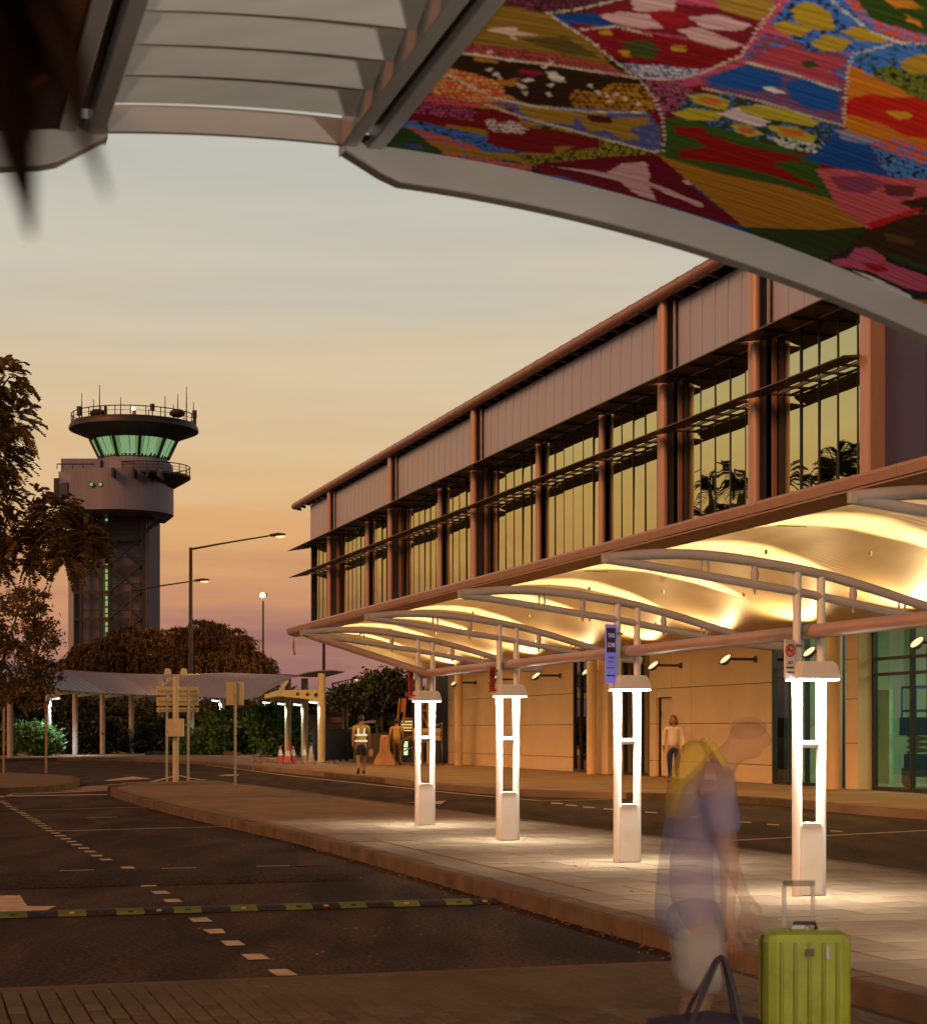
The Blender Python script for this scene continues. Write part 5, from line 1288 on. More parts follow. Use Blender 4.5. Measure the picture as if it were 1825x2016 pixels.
def person(label, loc, rotz, height, shirt, pants, short, stride, armswing, hair, sleeve=.55, vest=False, longhair=False, boots=m_boot):
    t = thing('person', label, 'person', loc, None, rotz=rotz, world=False); t.scale = (height/1.78,)*3
    L = legs_std(stride); sk = Sk()
    pv = sk.v((0,0,.97), (.15,.105)); wa = sk.v((0,.0,1.13), (.135,.095), pv); cs = sk.v((0,.01,1.33), (.165,.11), wa); nb = sk.v((0,0,1.46), (.10,.08), cs)
    nk = sk.v((0,.01,1.52), (.055,.055), nb); hc = head(sk, nk, (0,.01,1.52))
    arms = []
    for s, sw in ((1, armswing), (-1, -armswing)):
        sh = (s*.20,0,1.43); el = (s*.25, sw*.5-.04, 1.16); wr = (s*.26, sw*1.0+.05, .93+abs(sw)*.12)
        i = sk.chain(nb, [(sh,.06),(el,.042),(wr,.028)]); hand(sk, i, wr, s, .5, (0,.25+sw*.3,-1)); arms.append((sh, el, wr))
    for hip, kn, an, toe in L:
        i = sk.chain(pv, [(hip,.09),(vadd(hip,(0,(kn[1]-hip[1])*.5,-.2)),.078),(kn,.055),(vadd(kn,(0,(an[1]-kn[1])*.4,-.16)),.052),(an,.036)])
        sk.v(toe, .035, i)
    skin_obj('body', sk.V, sk.E, sk.R, m_skin, t)
    # shirt
    s2 = Sk(); a = s2.v((0,0,.90 if not vest else .93), (.175,.13)); b_ = s2.v((0,0,1.13), (.162,.12), a); c = s2.v((0,.01,1.33), (.188,.132), b_); d = s2.v((0,0,1.45), (.12,.095), c); s2.v((0,.0,1.495), (.075,.07), d)
    if not vest or True:
        for sh, el, wr in arms:
            q = tuple(sh[k]+(el[k]-sh[k])*sleeve for k in range(3)) if sleeve <= 1 else el
            i = s2.chain(d, [(sh,.076),(q,.064)])
            if sleeve > 1: s2.v(tuple(el[k]+(wr[k]-el[k])*.9 for k in range(3)), .045, i)
    sh_o = skin_obj('shirt', s2.V, s2.E, s2.R, shirt, t)
    if vest:
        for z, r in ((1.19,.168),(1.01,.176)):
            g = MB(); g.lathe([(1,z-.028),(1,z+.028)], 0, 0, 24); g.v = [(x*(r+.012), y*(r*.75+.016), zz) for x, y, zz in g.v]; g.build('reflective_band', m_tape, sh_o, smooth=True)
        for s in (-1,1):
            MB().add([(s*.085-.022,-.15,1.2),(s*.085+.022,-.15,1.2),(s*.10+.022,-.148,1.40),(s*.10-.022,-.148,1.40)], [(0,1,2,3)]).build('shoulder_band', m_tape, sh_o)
    # trousers / shorts
    s3 = Sk(); a = s3.v((0,0,.99), (.165,.12)); b_ = s3.v((0,0,.90), (.165,.12), a)
    for hip, kn, an, toe in L:
        m_ = vadd(hip,(0,(kn[1]-hip[1])*.5,-.2)); e = tuple(m_[k]+(kn[k]-m_[k])*(.75 if short else 1) for k in range(3))
        i = s3.chain(b_, [(vadd(hip,(0,0,-.05)),.108),(m_,.098),(e,.088 if short else .072)])
        if not short: s3.chain(i, [(tuple((kn[k]+an[k])/2 for k in range(3)),.062),(vadd(an,(0,0,.02)),.055)])
    skin_obj('trousers', s3.V, s3.E, s3.R, pants, t)
    for hip, kn, an, toe in L:
        s4 = Sk(); a = s4.v(vadd(an,(0,-.03,.05)), .048); b_ = s4.v(vadd(an,(0,-.02,-.045)), (.045,.045), a); s4.chain(b_, [(vadd(toe,(0,-.04,.0)),(.048,.042)),(vadd(toe,(0,.05,-.006)),(.042,.034))])
        skin_obj('shoe', s4.V, s4.E, s4.R, boots, t)
    hb_ = MB(); hb_.ball(vadd(hc,(0,-.026,.038)), (.093,.108,.104), 14, 10)
    if longhair: hb_.ball(vadd(hc,(0,-.055,-.06)), (.12,.08,.14), 12, 8)
    hb_.build('hair', hair, t, smooth=True)
    return t
g1 = G(711,1526,KH); g2 = G(781,1507,KH); g3 = G(1326,1541.5,KH)
person('person in yellow reflective vest and dark shorts walking away', (g1[0],g1[1],KH), R(6), 1.80, m_vest, m_navy, True, .26, .30, m_hair, vest=True)
person('person in mustard shirt and khaki shorts walking away beside the barrier', (g2[0],g2[1],KH), R(-10), 1.80, m_tee, m_khaki, True, .12, .10, m_hair)
person('person in pale blouse and blue jeans walking by the cream wall', (g3[0],g3[1],KH), R(172), 1.74, m_blouse, m_jean, False, .10, -.12, m_hairb, sleeve=1.2, longhair=True, boots=m_black)
# things carried by the vest man
bg_ = MB(); bg_.ball((g1[0]+.30,g1[1]-.05,KH+.66), (.07,.06,.13), 10, 8)
tag(bg_.build('carry_bag', M('crumpled tan bag', (.35,.22,.12), .8, bump=.8, bscale=10), None, smooth=True), 'crumpled tan bag in the hand of the person in the reflective vest', 'bag')

# ---- the stooping traveller in front, soft and half see-through in the long exposure
AL = .40
def ghost(name, c, a=AL, **k): return M(name, c, alpha=a, **k)
mg_skin = ghost('traveller skin', (.55, .27, .17), .24, rough=.6, var=.06); mg_shirt = ghost('blue checked shirt', (.34, .34, .64), .27, rough=.85, var=.1); mg_short = ghost('stone shorts', (.58, .52, .48), .36, rough=.9, var=.15, scale=8)
mg_pack = ghost('yellow pack cloth', (.66, .42, .03), .42, rough=.7); mg_hair = ghost('short brown hair', (.14, .08, .05), .12, rough=.7); mg_bag = ghost('dark holdall', (.05, .03, .045), .85, rough=.7); mg_shoe = ghost('traveller shoes', (.05,.04,.04), .5)
def check_shirt(m):
    t = m.node_tree; b_ = t.nodes['Principled BSDF']; src = b_.inputs['Base Color'].links[0].from_socket
    tcn = t.nodes.new('ShaderNodeTexCoord'); ck = t.nodes.new('ShaderNodeTexBrick'); ck.inputs['Scale'].default_value = 40; ck.offset = 0
    ck.inputs['Mortar Size'].default_value = .03; ck.inputs[1].default_value = (1,1,1,1); ck.inputs[2].default_value = (.9,.9,.9,1); ck.inputs[3].default_value = (.35,.35,.4,1); ck.inputs['Brick Width'].default_value = .5; ck.inputs['Row Height'].default_value = .5
    sp = t.nodes.new('ShaderNodeSeparateXYZ'); cb = t.nodes.new('ShaderNodeCombineXYZ'); t.links.new(tcn.outputs['Object'], sp.inputs[0]); t.links.new(sp.outputs['Y'], cb.inputs[0]); t.links.new(sp.outputs['Z'], cb.inputs[1]); t.links.new(cb.outputs[0], ck.inputs['Vector'])
    mx = t.nodes.new('ShaderNodeMix'); mx.data_type = 'RGBA'; mx.blend_type = 'MULTIPLY'; mx.inputs[0].default_value = 1; t.links.new(src, mx.inputs[6]); t.links.new(ck.outputs[0], mx.inputs[7]); t.links.new(mx.outputs[2], b_.inputs['Base Color'])
check_shirt(mg_shirt)
TXp = (1362-CX)/FPX*7.4
tv = thing('person', 'stooping traveller in blue checked shirt and stone shorts with a yellow backpack', 'person', (TXp, 7.4, .02), None, rotz=R(-90), world=False)
sk = Sk()
pv = sk.v((0,-.01,.84), (.15,.11)); wa = sk.v((0,.0,1.0), (.14,.10), pv); cs = sk.v((0,.03,1.17), (.165,.11), wa); nb = sk.v((0,.085,1.31), (.10,.08), cs); nk = sk.v((0,.145,1.375), (.056,.056), nb)
hd = [(0,.19,1.41)]; j = sk.v((0,.185,1.40), (.06,.064), nk); k = sk.v((0,.225,1.462), (.078,.092), j); sk.v((0,.222,1.525), (.06,.066), k); ch = sk.v((0,.285,1.375), (.03,.026), k); sk.v((0,.328,1.43), (.011,.014), k)
for s in (-1,1): sk.v((s*.084,.215,1.45), (.008,.024), k)
for s, el, wr in ((1,(.23,.12,.97),(.21,.115,.735)),(-1,(-.23,.16,1.0),(-.22,.24,.80))):
    sh = (s*.19,.075,1.265); i = sk.chain(nb, [(sh,.062),(el,.043),(wr,.03)]); hand(sk, i, wr, s, .9, (0,.2,-1))
for s in (-1,1):
    i = sk.chain(pv, [((s*.1,0,.80),.09),((s*.1,.03,.6),.078),((s*.1,.03,.45),.055),((s*.1,0,.28),.05),((s*.1,-.03,.09),.036)]); sk.v((s*.11,.12,.045), .036, i)
skin_obj('body', sk.V, sk.E, sk.R, mg_skin, tv, 2)
s2 = Sk(); a = s2.v((0,-.01,.60), (.19,.165)); b_ = s2.v((0,-.005,.80), (.18,.16), a); c = s2.v((0,.01,1.0), (.18,.155), b_); d = s2.v((0,.03,1.17), (.2,.16), c); e = s2.v((0,.085,1.30), (.13,.115), d); s2.v((0,.13,1.345), (.075,.07), e)
for s, el in ((1,(.23,.12,.97)),(-1,(-.23,.16,1.0))):
    sh = (s*.19,.075,1.265); s2.chain(e, [(sh,.082),(tuple(sh[k]+(el[k]-sh[k])*.75 for k in range(3)),.078)])
skin_obj('shirt', s2.V, s2.E, s2.R, mg_shirt, tv, 2)
s3 = Sk(); a = s3.v((0,-.01,.86), (.165,.12)); b_ = s3.v((0,0,.78), (.165,.125), a)
for s in (-1,1): s3.chain(b_, [((s*.1,.01,.72),.115),((s*.105,.03,.56),.11),((s*.108,.035,.40),.112)])
skin_obj('shorts', s3.V, s3.E, s3.R, mg_short, tv, 2)
hb_ = MB(); hb_.ball((0,0,0), (.072,.085,.055), 16, 12); hb_.v = [(x, .228+y*.9-z*.2, 1.488+z*.85+y*.1) for x, y, z in hb_.v]; hb_.build('hair', mg_hair, tv, smooth=True)
for s in (-1,1):
    s4 = Sk(); a = s4.v((s*.1,-.04,.12), .045); b_ = s4.v((s*.1,-.03,.05), .045, a); s4.chain(b_, [((s*.11,.08,.045),(.05,.042)),((s*.11,.16,.04),(.042,.034))]); skin_obj('shoe', s4.V, s4.E, s4.R, mg_shoe, tv)
# backpack, a thing of its own
bp = thing('backpack', 'yellow backpack on the back of the stooping traveller', 'backpack', (TXp-.1, 7.4, 1.1), None, rotz=R(-90), world=False)
g = MB()
def bpf(a, c):
    th = c*math.pi; ph = a*2*math.pi; sx, sy, sz = math.copysign(abs(math.cos(ph))**.6, math.cos(ph))*math.sin(th)**.6, math.copysign(abs(math.sin(ph))**.6, math.sin(ph))*math.sin(th)**.6, math.cos(th)
    return (sx*.13, .075+sy*.065+.04*sz, .195+sz*.165)
g.grid(bpf, 20, 14); g.build('pack_body', mg_pack, bp, smooth=True)
for s in (-1,1): MB().tube(arc([(s*.09,.15,.36),(s*.11,.21,.27),(s*.12,.24,.14),(s*.11,.18,.05)],4), .018, 6).build('strap', mg_pack, bp, smooth=True)
# holdall hanging from his hand
hx = (1395-CX)/FPX*7.2
hb = thing('holdall', 'dark holdall carried low by the stooping traveller', 'bag', (hx, 7.2, 0.02))
g = MB(); g.tube([(hx-.26,7.2,.19),(hx-.22,7.2,.21),(hx,7.2,.22),(hx+.18,7.2,.21),(hx+.22,7.2,.19)], [.06,.15,.17,.15,.06], 16); g.build('bag_body', mg_bag, hb, smooth=True)
for dy in (-.09,.09): MB().tube(arc([(hx-.1,7.2+dy,.31),(hx-.02,7.2+dy*.6,.48),(hx+.05,7.2,.60),(hx+.09,7.2+dy*.6,.48),(hx+.12,7.2+dy,.31)],5), .012, 6).build('strap', mg_bag, hb, smooth=True)
g = MB(); g.box(hx+.10,hx+.22,7.02,7.03,.27,.31); g.build('blue_tag', ghost('blue tag', (.01,.16,.5), .9), hb)
# lime suitcase
DC = 7.8; sx = (1584-CX)/FPX*DC
mg_case = M('lime shell', (.40, .43, .04), .42, var=.16, scale=6, bump=.15, bscale=25, alpha=.9); mg_case2 = M('lime shell dark rib', (.30, .34, .02), .45, alpha=.93)
sc = thing('suitcase', 'lime green ribbed hard shell suitcase with raised handle at lower right', 'suitcase', (sx, DC, .02))
W_ = .184
g = MB(); g.box(sx-W_, sx+W_, DC-.11, DC+.13, .075, .645); g.build('shell', mg_case, sc, bevel=.045)
for x in (-.118,-.06,0.0,.06,.118): MB().tube([(sx+x,DC-.108,.12),(sx+x,DC-.112,.36),(sx+x,DC-.108,.60)], .009, 6).build('shell_rib', mg_case2, sc)
for s in (-1,1):
    MB().tube([(sx-.005+s*.062-.005,DC+.09,.63),(sx-.005+s*.062-.005,DC+.09,.83)], .010, 8).build('handle_rod', M('pale rod', (.6,.56,.54), .4, alpha=.5), sc)
    for dy in (-.08,.1): MB().tube([(sx+s*.13-.012,DC+dy,.035),(sx+s*.13+.012,DC+dy,.035)], .035, 12).build('wheel', m_black, sc, smooth=True)
MB().tube([(sx-.075,DC+.09,.835),(sx+.06,DC+.09,.835)], .013, 8).build('handle_grip', M('dark grip', (.05,.04,.04), .5, alpha=.45), sc)
MB().box(sx-.06,sx-.0,DC-.02,DC+.04,.645,.665).build('carry_handle', M('pale clip', (.6,.6,.6), .4, alpha=.8), sc, bevel=.006)
MB().box(sx-W_-.003,sx+W_+.003,DC-.004,DC+.004,.10,.62).build('zip_seam', m_black, sc)
MB().tube([(sx-.05,DC+.0,.646),(sx-.045,DC,.672),(sx+.045,DC,.672),(sx+.05,DC,.646)], .009, 8).build('top_handle', m_black, sc, smooth=True)
MB().box(sx-.018,sx+.018,DC-.124,DC-.118,.545,.575).build('badge', M('brown badge', (.14,.08,.03), .5), sc)
MB().box(sx+.068,sx+.082,DC-.124,DC-.118,.53,.585).build('sticker', M('pale sticker', (.55,.52,.5), .5), sc)

# scissor lift inside the hall
m_lift = M('blue lift paint', (.0, .10, .34), .45); ln_, lu = 22.6, 36.7
sl = thing('scissor_lift', 'blue scissor lift parked inside the lit hall at the right edge', 'scissor lift', F(ln_, lu, .17))
MB(F).box(ln_-.4,ln_+.4,lu-.95,lu+.95,.42,.62).build('chassis', m_lift, sl, bevel=.03); MB(F).box(ln_-.42,ln_-.1,lu-.3,lu+.8,.62,.95).build('battery_box', m_lift, sl, bevel=.02)
for du in (-.7,.7):
    for dn in (-.36,.36): w_ = MB(F); w_.tube([(ln_+dn-.06,lu+du,.36),(ln_+dn+.06,lu+du,.36)], .19, 18); w_.build('wheel', M('grey tyre', (.12,.14,.11), .7), sl, smooth=True)
for k in range(3):
    for s in (-1,1): MB(F).tube([(ln_-.3,lu-s*.8,.98+k*.13),(ln_-.3,lu+s*.8,1.11+k*.13)], .035, 6).build('scissor_arm', M('grey steel arm', (.2,.22,.18), .5), sl)
MB(F).box(ln_-.42,ln_+.42,lu-1.0,lu+1.0,1.38,1.48).build('platform', m_lift, sl)
for z in (1.95,2.5): MB(F).tube([(ln_-.4,lu-.98,z),(ln_-.4,lu+.9,z),(ln_+.4,lu+.9,z),(ln_+.4,lu-.98,z)], .03, 8).build('guard_rail', m_lift, sl)
for du in (-.98,-.3,.3,.9): MB(F).tube([(ln_-.4,lu+du,1.45),(ln_-.4,lu+du,2.5)], .03, 8).build('rail_upright', m_lift, sl)
MB(F).box(ln_-.44,ln_-.4,lu-.95,lu+.95,1.48,1.80).build('kick_panel', m_lift, sl)
# ================================================================ SHELTER OVER THE CAMERA, WITH PAINTED CEILING
m_beam = M('shelter grey steel', (.25, .235, .23), .42, metal=.25, var=.06); m_slat = M('louvre blade', (.37, .36, .345), .5, var=.06, stretch=(1,6,1))
UE = 5.8
def AZ(n): return CAMZ + 1.925 - (n-1.25)**2/13.2
shl = thing('shelter_canopy', 'arched steel shelter overhead with grey louvres and painted ceiling panels', 'shelter canopy', F(1.3, 3, 3.4))
def arch_bar(n0, n1, prof, u0=UE, k=24):
    """prof: list of (du, dz) section points, swept along the arch from n0 to n1; prof may be a function of n"""
    g = MB(F); V = []; m_ = None
    for i in range(k+1):
        n = n0+(n1-n0)*i/k; pr = prof(n) if callable(prof) else prof; m_ = len(pr)
        V += [(n, u0+du, AZ(n)+dz) for du, dz in pr]
    fs = [(i*m_+j, i*m_+(j+1)%m_, (i+1)*m_+(j+1)%m_, (i+1)*m_+j) for i in range(k) for j in range(m_)] + [tuple(range(m_)), tuple(range((k+1)*m_-1, k*m_-1, -1))]
    return g.add(V, fs)
def chamf(na, s):
    def f(n):
        d = min(1, max(0, (n-na)*s)/.17); h = .03+.085*d
        return [(-.02,-h),(.05,-h),(.05,.03),(-.02,.03)]
    return f
arch_bar(1.36, 5.2, chamf(1.36, 1), k=60).build('edge_beam', m_beam, shl, smooth=True, bevel=.006)
arch_bar(-2.5, .60, chamf(.60, -1), k=60).build('edge_beam', m_beam, shl, smooth=True, bevel=.006)
arch_bar(.60, 1.36, [(-.01,-.01),(.012,-.01),(.012,.075),(-.01,.075)]).build('louvre_edge', m_beam, shl, smooth=True)
# rafters: pairs of channels with a dark gap
for nc in (.52, 1.42, -2.3, 4.9):
    for dn in (-.045, .045):
        MB(F).box(nc+dn-.026, nc+dn+.026, -1.5, UE-.03, AZ(nc)-.02, AZ(nc)+.10).build('rafter', m_beam, shl, bevel=.005)
    MB(F).box(nc-.018, nc+.018, -1.5, UE-.05, AZ(nc)+.05, AZ(nc)+.09).build('rafter_web', m_dark, shl)
# curved louvre blades
m_gap = M('blade spacer', (.3,.28,.26), .5)
for k in range(22):
    u = UE - .215 - k*.248
    if u < -1: break
    sl_ = arch_bar(.60, 1.345, [(0,.012),(-.165,.085),(-.160,.097),(.005,.026)], u, 14).build('louvre_blade', m_slat, shl, smooth=True)
    arch_bar(.93, .945, [(.0,.03),(.09,.06),(.09,.09),(.0,.06)], u, 2).build('blade_spacer', m_gap, sl_)
# roof sheets above
for a, c in ((-2.5,.5),(1.44,5.2)):
    arch_bar(a, c, [(0,.04),(-7.3,.04),(-7.3,.07),(0,.07)], UE, 40).build('roof_sheet', m_galv, shl, smooth=True)

# ---- the painted ceiling: colours of the print, laid out on the panel
PAL = [(90,40,35),(150,110,40),(180,70,70),(50,30,18),(215,85,40),(130,15,25),(40,70,25),(80,90,150),(170,130,40),(60,85,30),(205,85,115),(25,75,150),(215,120,30),(50,60,30)]
def c2(a, b_): return (665.5+a*.6354, b_*.6354)          # tracing sheet -> photo point
ART = [  # (colour, tracing polygon, dot colour, dot pitch, dot size)
 ((70,35,45),[(500,-60),(1000,-60),(890,0),(780,40),(650,45),(520,20)],(150,60,80),16,4),
 ((150,112,40),[(420,60),(540,18),(660,45),(790,130),(850,205),(700,172),(395,132)],None,0,0),
 ((100,82,35),[(560,120),(700,110),(820,180),(700,165)],None,0,0),
 ((185,75,72),[(395,130),(560,150),(700,172),(850,205),(940,248),(700,208),(365,165)],(70,40,40),15,4),
 ((225,195,170),[(462,88),(530,82),(548,95),(622,108),(545,108),(470,96)],None,0,0),((225,195,170),[(538,80),(556,82),(552,120),(530,118)],None,0,0),
 ((215,95,45),[(325,205),(480,235),(560,300),(480,330),(240,300)],(240,190,120),17,5),
 ((52,30,16),[(355,165),(700,208),(940,248),(990,320),(960,348),(800,352),(600,328),(520,290),(500,250),(345,205)],None,0,0),
 ((190,125,35),[(715,300),(740,275),(800,290),(850,255),(930,260),(975,300),(985,345),(900,345),(780,345),(720,325)],(60,35,15),20,6),
 ((190,125,35),[(400,160),(470,172),(500,195),(430,188)],None,0,0),((190,125,35),[(490,250),(560,240),(545,268),(505,262)],None,0,0),
 ((150,30,60),[(565,210),(640,222),(615,235),(560,228)],None,0,0),
 ((235,225,205),[(645,222),(668,218),(700,240),(705,255),(660,248)],None,0,0),
 ((90,30,55),[(215,305),(450,335),(440,372),(205,348)],(200,80,130),15,5),
 ((225,90,45),[(245,265),(330,300),(450,320),(420,335),(235,308)],(90,60,150),20,5),
 ((85,95,160),[(450,312),(700,330),(960,345),(992,385),(1008,460),(985,472),(800,425),(570,372),(540,338)],(150,110,120),30,6),
 ((172,130,42),[(550,325),(640,325),(740,345),(730,385),(640,378),(570,350)],None,0,0),((172,130,42),[(745,370),(860,365),(960,360),(965,380),(900,400),(940,430),(880,432),(830,400),(780,408)],None,0,0),((172,130,42),[(690,355),(770,345),(840,352),(800,372)],None,0,0),
 ((80,25,15),[(768,352),(848,362),(850,382),(780,376)],None,0,0),
 ((35,42,62),[(170,378),(240,372),(450,418),(580,475),(460,470),(185,400)],(72,122,205),13,7),
 ((48,52,26),[(560,385),(700,392),(990,470),(900,495),(600,505),(540,480),(660,478),(818,452),(800,430)],(165,150,45),15,6),
 ((128,16,26),[(205,345),(420,372),(425,335),(545,335),(572,392),(700,405),(812,432),(815,452),(670,452),(675,475),(570,472),(460,442),(465,402),(210,365)],None,0,0),
 ((235,215,210),[(455,372),(480,366),(500,380),(545,372),(585,400),(570,415),(520,412),(480,405),(460,395)],(128,16,26),16,5),
 ((42,72,26),[(120,460),(185,392),(235,402),(260,430),(330,470),(560,500),(600,540),(400,500)],None,0,0),
 ((218,100,45),[(205,385),(330,420),(450,460),(420,470),(270,430)],(72,122,205),22,5),((218,100,45),[(320,468),(480,490),(610,515),(612,548),(450,510),(335,488)],(90,90,150),22,6),
 ((90,70,170),[(208,445),(262,448),(265,458),(225,456)],None,0,0),
 ((38,32,80),[(600,510),(640,540),(760,565),(1000,640),(1260,712),(1320,750),(1000,660),(600,560)],None,0,0),((50,90,170),[(620,540),(700,545),(780,575),(700,570)],None,0,0),
 ((112,10,36),[(605,508),(800,488),(985,475),(1100,580),(1262,702),(1200,690),(1000,632),(760,562)],None,0,0),
 ((228,175,178),[(655,514),(800,528),(830,535),(880,505),(955,500),(968,545),(960,560),(1060,600),(1138,635),(1120,641),(1000,592),(965,575),(985,620),(930,605),(870,560),(760,532)],None,0,0),
 ((228,190,190),[(1065,560),(1085,552),(1102,572),(1075,570)],None,0,0),
 ((62,88,30),[(1000,365),(1100,370),(1300,420),(1485,490),(1545,625),(1400,580),(1200,542),(985,475),(1012,440)],None,0,0),
 ((152,20,20),[(1040,392),(1130,393),(1150,415),(1240,448),(1430,485),(1440,498),(1340,500),(1420,545),(1485,578),(1470,582),(1300,530),(1190,505),(1060,490),(1050,465),(1140,455),(1110,430),(1050,415)],None,0,0),
 ((182,122,36),[(985,475),(1200,540),(1400,580),(1545,622),(1645,702),(1500,712),(1258,702),(1110,580)],None,0,0),
 ((46,62,20),[(1258,702),(1500,712),(1645,700),(1590,762),(1480,810),(1310,748)],None,0,0),
 ((62,38,22),[(1635,705),(1740,665),(1900,600),(1900,880),(1590,762)],None,0,0),((95,65,22),[(1690,720),(1790,740),(1780,760),(1700,745)],None,0,0),
 ((48,34,44),[(1480,812),(1590,762),(1700,790),(1900,860),(1900,990),(1700,900)],None,0,0),
 ((205,90,120),[(1600,768),(1640,765),(1690,790),(1700,810),(1780,840),(1830,858),(1825,905),(1760,892),(1690,862),(1640,838),(1540,820),(1528,805),(1580,798)],None,0,0),
 ((180,25,35),[(1625,812),(1680,818),(1715,838),(1670,842),(1640,830)],None,0,0),((225,220,215),[(1600,838),(1640,850),(1780,915),(1770,925),(1690,890)],None,0,0),
 ((180,125,40),[(1760,925),(1830,930),(1830,960)],None,0,0),((48,70,28),[(1660,770),(1760,800),(1900,850),(1900,862),(1740,812)],None,0,0),
 ((25,78,155),[(1445,492),(1540,402),(1640,395),(1725,420),(1650,452),(1670,500),(1705,548),(1560,522)],None,0,0),((145,145,172),[(1545,402),(1640,395),(1722,420),(1640,448),(1560,430)],None,0,0),
 ((212,92,102),[(1478,520),(1560,522),(1620,530),(1700,548),(1900,540),(1900,650),(1740,670),(1640,708),(1550,640)],None,0,0),((150,65,95),[(1520,545),(1640,545),(1700,570),(1640,600),(1560,590)],None,0,0),((110,50,50),[(1690,570),(1790,575),(1780,610),(1700,605)],None,0,0),
 ((60,38,25),[(1740,625),(1900,590),(1900,650),(1800,660)],None,0,0),((205,30,35),[(1640,690),(1810,640),(1800,655),(1650,710)],None,0,0),
 ((218,125,32),[(1568,392),(1575,300),(1580,198),(1650,228),(1830,320),(1900,360),(1900,500),(1700,440),(1600,410)],None,0,0),
 ((202,36,26),[(1568,312),(1640,290),(1720,300),(1800,300),(1900,340),(1900,440),(1760,420),(1690,385),(1640,370),(1572,350)],None,0,0),((222,160,35),[(1695,342),(1760,345),(1785,360),(1740,372)],None,0,0),
 ((228,95,35),[(1635,442),(1725,428),(1900,470),(1900,545),(1750,490)],(72,122,205),22,7),((26,26,46),[(1648,452),(1700,468),(1780,500),(1900,530),(1900,560),(1705,548)],(80,130,205),14,7),
 ((45,66,40),[(1580,195),(1590,142),(1720,130),(1900,150),(1900,350),(1650,230)],(72,125,205),15,8),((40,55,22),[(1650,225),(1700,200),(1900,250),(1900,350),(1760,285)],(120,125,45),15,7),((185,145,45),[(1735,195),(1780,170),(1900,160),(1900,230),(1770,225)],None,0,0),
 ((120,85,130),[(1120,240),(1280,195),(1420,230),(1565,275),(1565,385),(1380,332),(1150,275)],(150,60,90),26,7),
 ((35,88,168),[(1140,240),(1260,200),(1370,225),(1380,265),(1300,285),(1160,265)],None,0,0),((35,88,168),[(1380,255),(1450,240),(1555,280),(1550,345),(1450,335),(1400,300)],None,0,0),((235,230,225),[(1312,268),(1345,268),(1388,288),(1350,288)],None,0,0),
 ((150,75,95),[(1250,180),(1320,100),(1400,120),(1585,170),(1570,280),(1450,235)],(72,122,205),34,9),
 ((188,72,86),[(1285,190),(1330,150),(1400,140),(1470,165),(1560,175),(1575,200),(1520,215),(1560,262),(1500,262),(1430,225),(1350,205)],None,0,0),((62,75,30),[(1435,190),(1475,185),(1490,205),(1450,212)],None,0,0),
 ((75,35,48),[(945,242),(1060,250),(1110,290),(1050,345),(1000,362)],(180,90,120),15,6),
 ((50,66,40),[(1040,360),(1090,285),(1200,290),(1380,332),(1560,388),(1490,470),(1330,440),(1200,400)],(72,120,200),22,6),((40,50,45),[(1330,425),(1400,420),(1500,440),(1480,475),(1380,455)],(215,215,210),15,7),
 ((198,176,52),[(1082,292),(1150,288),(1215,312),(1200,342),(1110,322)],None,0,0),((220,110,60),[(1110,300),(1180,305),(1190,325),(1130,318)],None,0,0),((198,176,52),[(1035,348),(1100,332),(1195,348),(1180,372),(1080,372)],None,0,0),((198,176,52),[(1228,330),(1320,322),(1420,345),(1495,375),(1470,392),(1310,362)],None,0,0),((198,176,52),[(1325,385),(1420,392),(1485,425),(1465,442),(1370,422)],None,0,0),((220,110,60),[(1360,398),(1440,405),(1450,425),(1390,418)],None,0,0),((198,176,52),[(1220,378),(1280,388),(1320,415),(1270,425),(1225,400)],None,0,0),((210,95,70),[(1240,390),(1290,400),(1290,415),(1250,410)],None,0,0),
 ((235,205,205),[(1178,352),(1210,340),(1232,330),(1260,345),(1340,375),(1315,392),(1270,385),(1230,372)],None,0,0),
 ((142,22,32),[(715,68),(900,88),(1060,120),(1260,150),(1220,195),(1110,215),(920,195),(830,172)],None,0,0),((70,80,35),[(880,130),(960,120),(1000,150),(970,185),(900,165)],None,0,0),((205,150,45),[(810,92),(845,90),(850,108),(815,106)],None,0,0),((205,150,45),[(1030,140),(1075,140),(1080,160),(1040,158)],None,0,0),((205,150,45),[(870,155),(905,155),(905,175),(880,172)],None,0,0),
 ((110,110,170),[(880,195),(1000,200),(1130,215),(1090,240),(940,240)],(225,215,215),17,6),
 ((132,30,45),[(775,30),(900,-10),(1310,40),(1290,110),(1245,155),(1060,110),(900,88)],None,0,0),
 ((225,178,178),[(890,-40),(1040,-40),(1045,30),(1000,45),(915,30)],None,0,0),((225,178,178),[(808,46),(870,35),(965,42),(1015,85),(940,88),(860,75)],None,0,0),((225,178,178),[(1080,52),(1180,42),(1285,78),(1240,95),(1140,88)],None,0,0),((225,178,178),[(1050,90),(1110,82),(1180,105),(1258,140),(1200,152),(1110,128)],None,0,0),((172,32,42),[(950,35),(1020,30),(1095,48),(1065,85),(1000,78)],None,0,0),
 ((178,138,52),[(1145,-40),(1345,-40),(1352,40),(1300,62),(1190,32)],None,0,0),
 ((42,32,42),[(1340,70),(1420,-30),(1560,-30),(1640,60),(1725,125),(1600,165),(1460,155)],(72,122,205),15,9),
 ((192,156,42),[(1405,25),(1440,4),(1480,10),(1530,42),(1537,95),(1480,90),(1415,65)],None,0,0),((192,156,42),[(1345,75),(1385,60),(1470,88),(1440,112),(1370,102)],None,0,0),((192,156,42),[(1558,98),(1600,80),(1660,95),(1715,118),(1690,132),(1610,125)],None,0,0),((192,156,42),[(1462,130),(1510,105),(1595,122),(1560,158),(1500,157)],None,0,0),
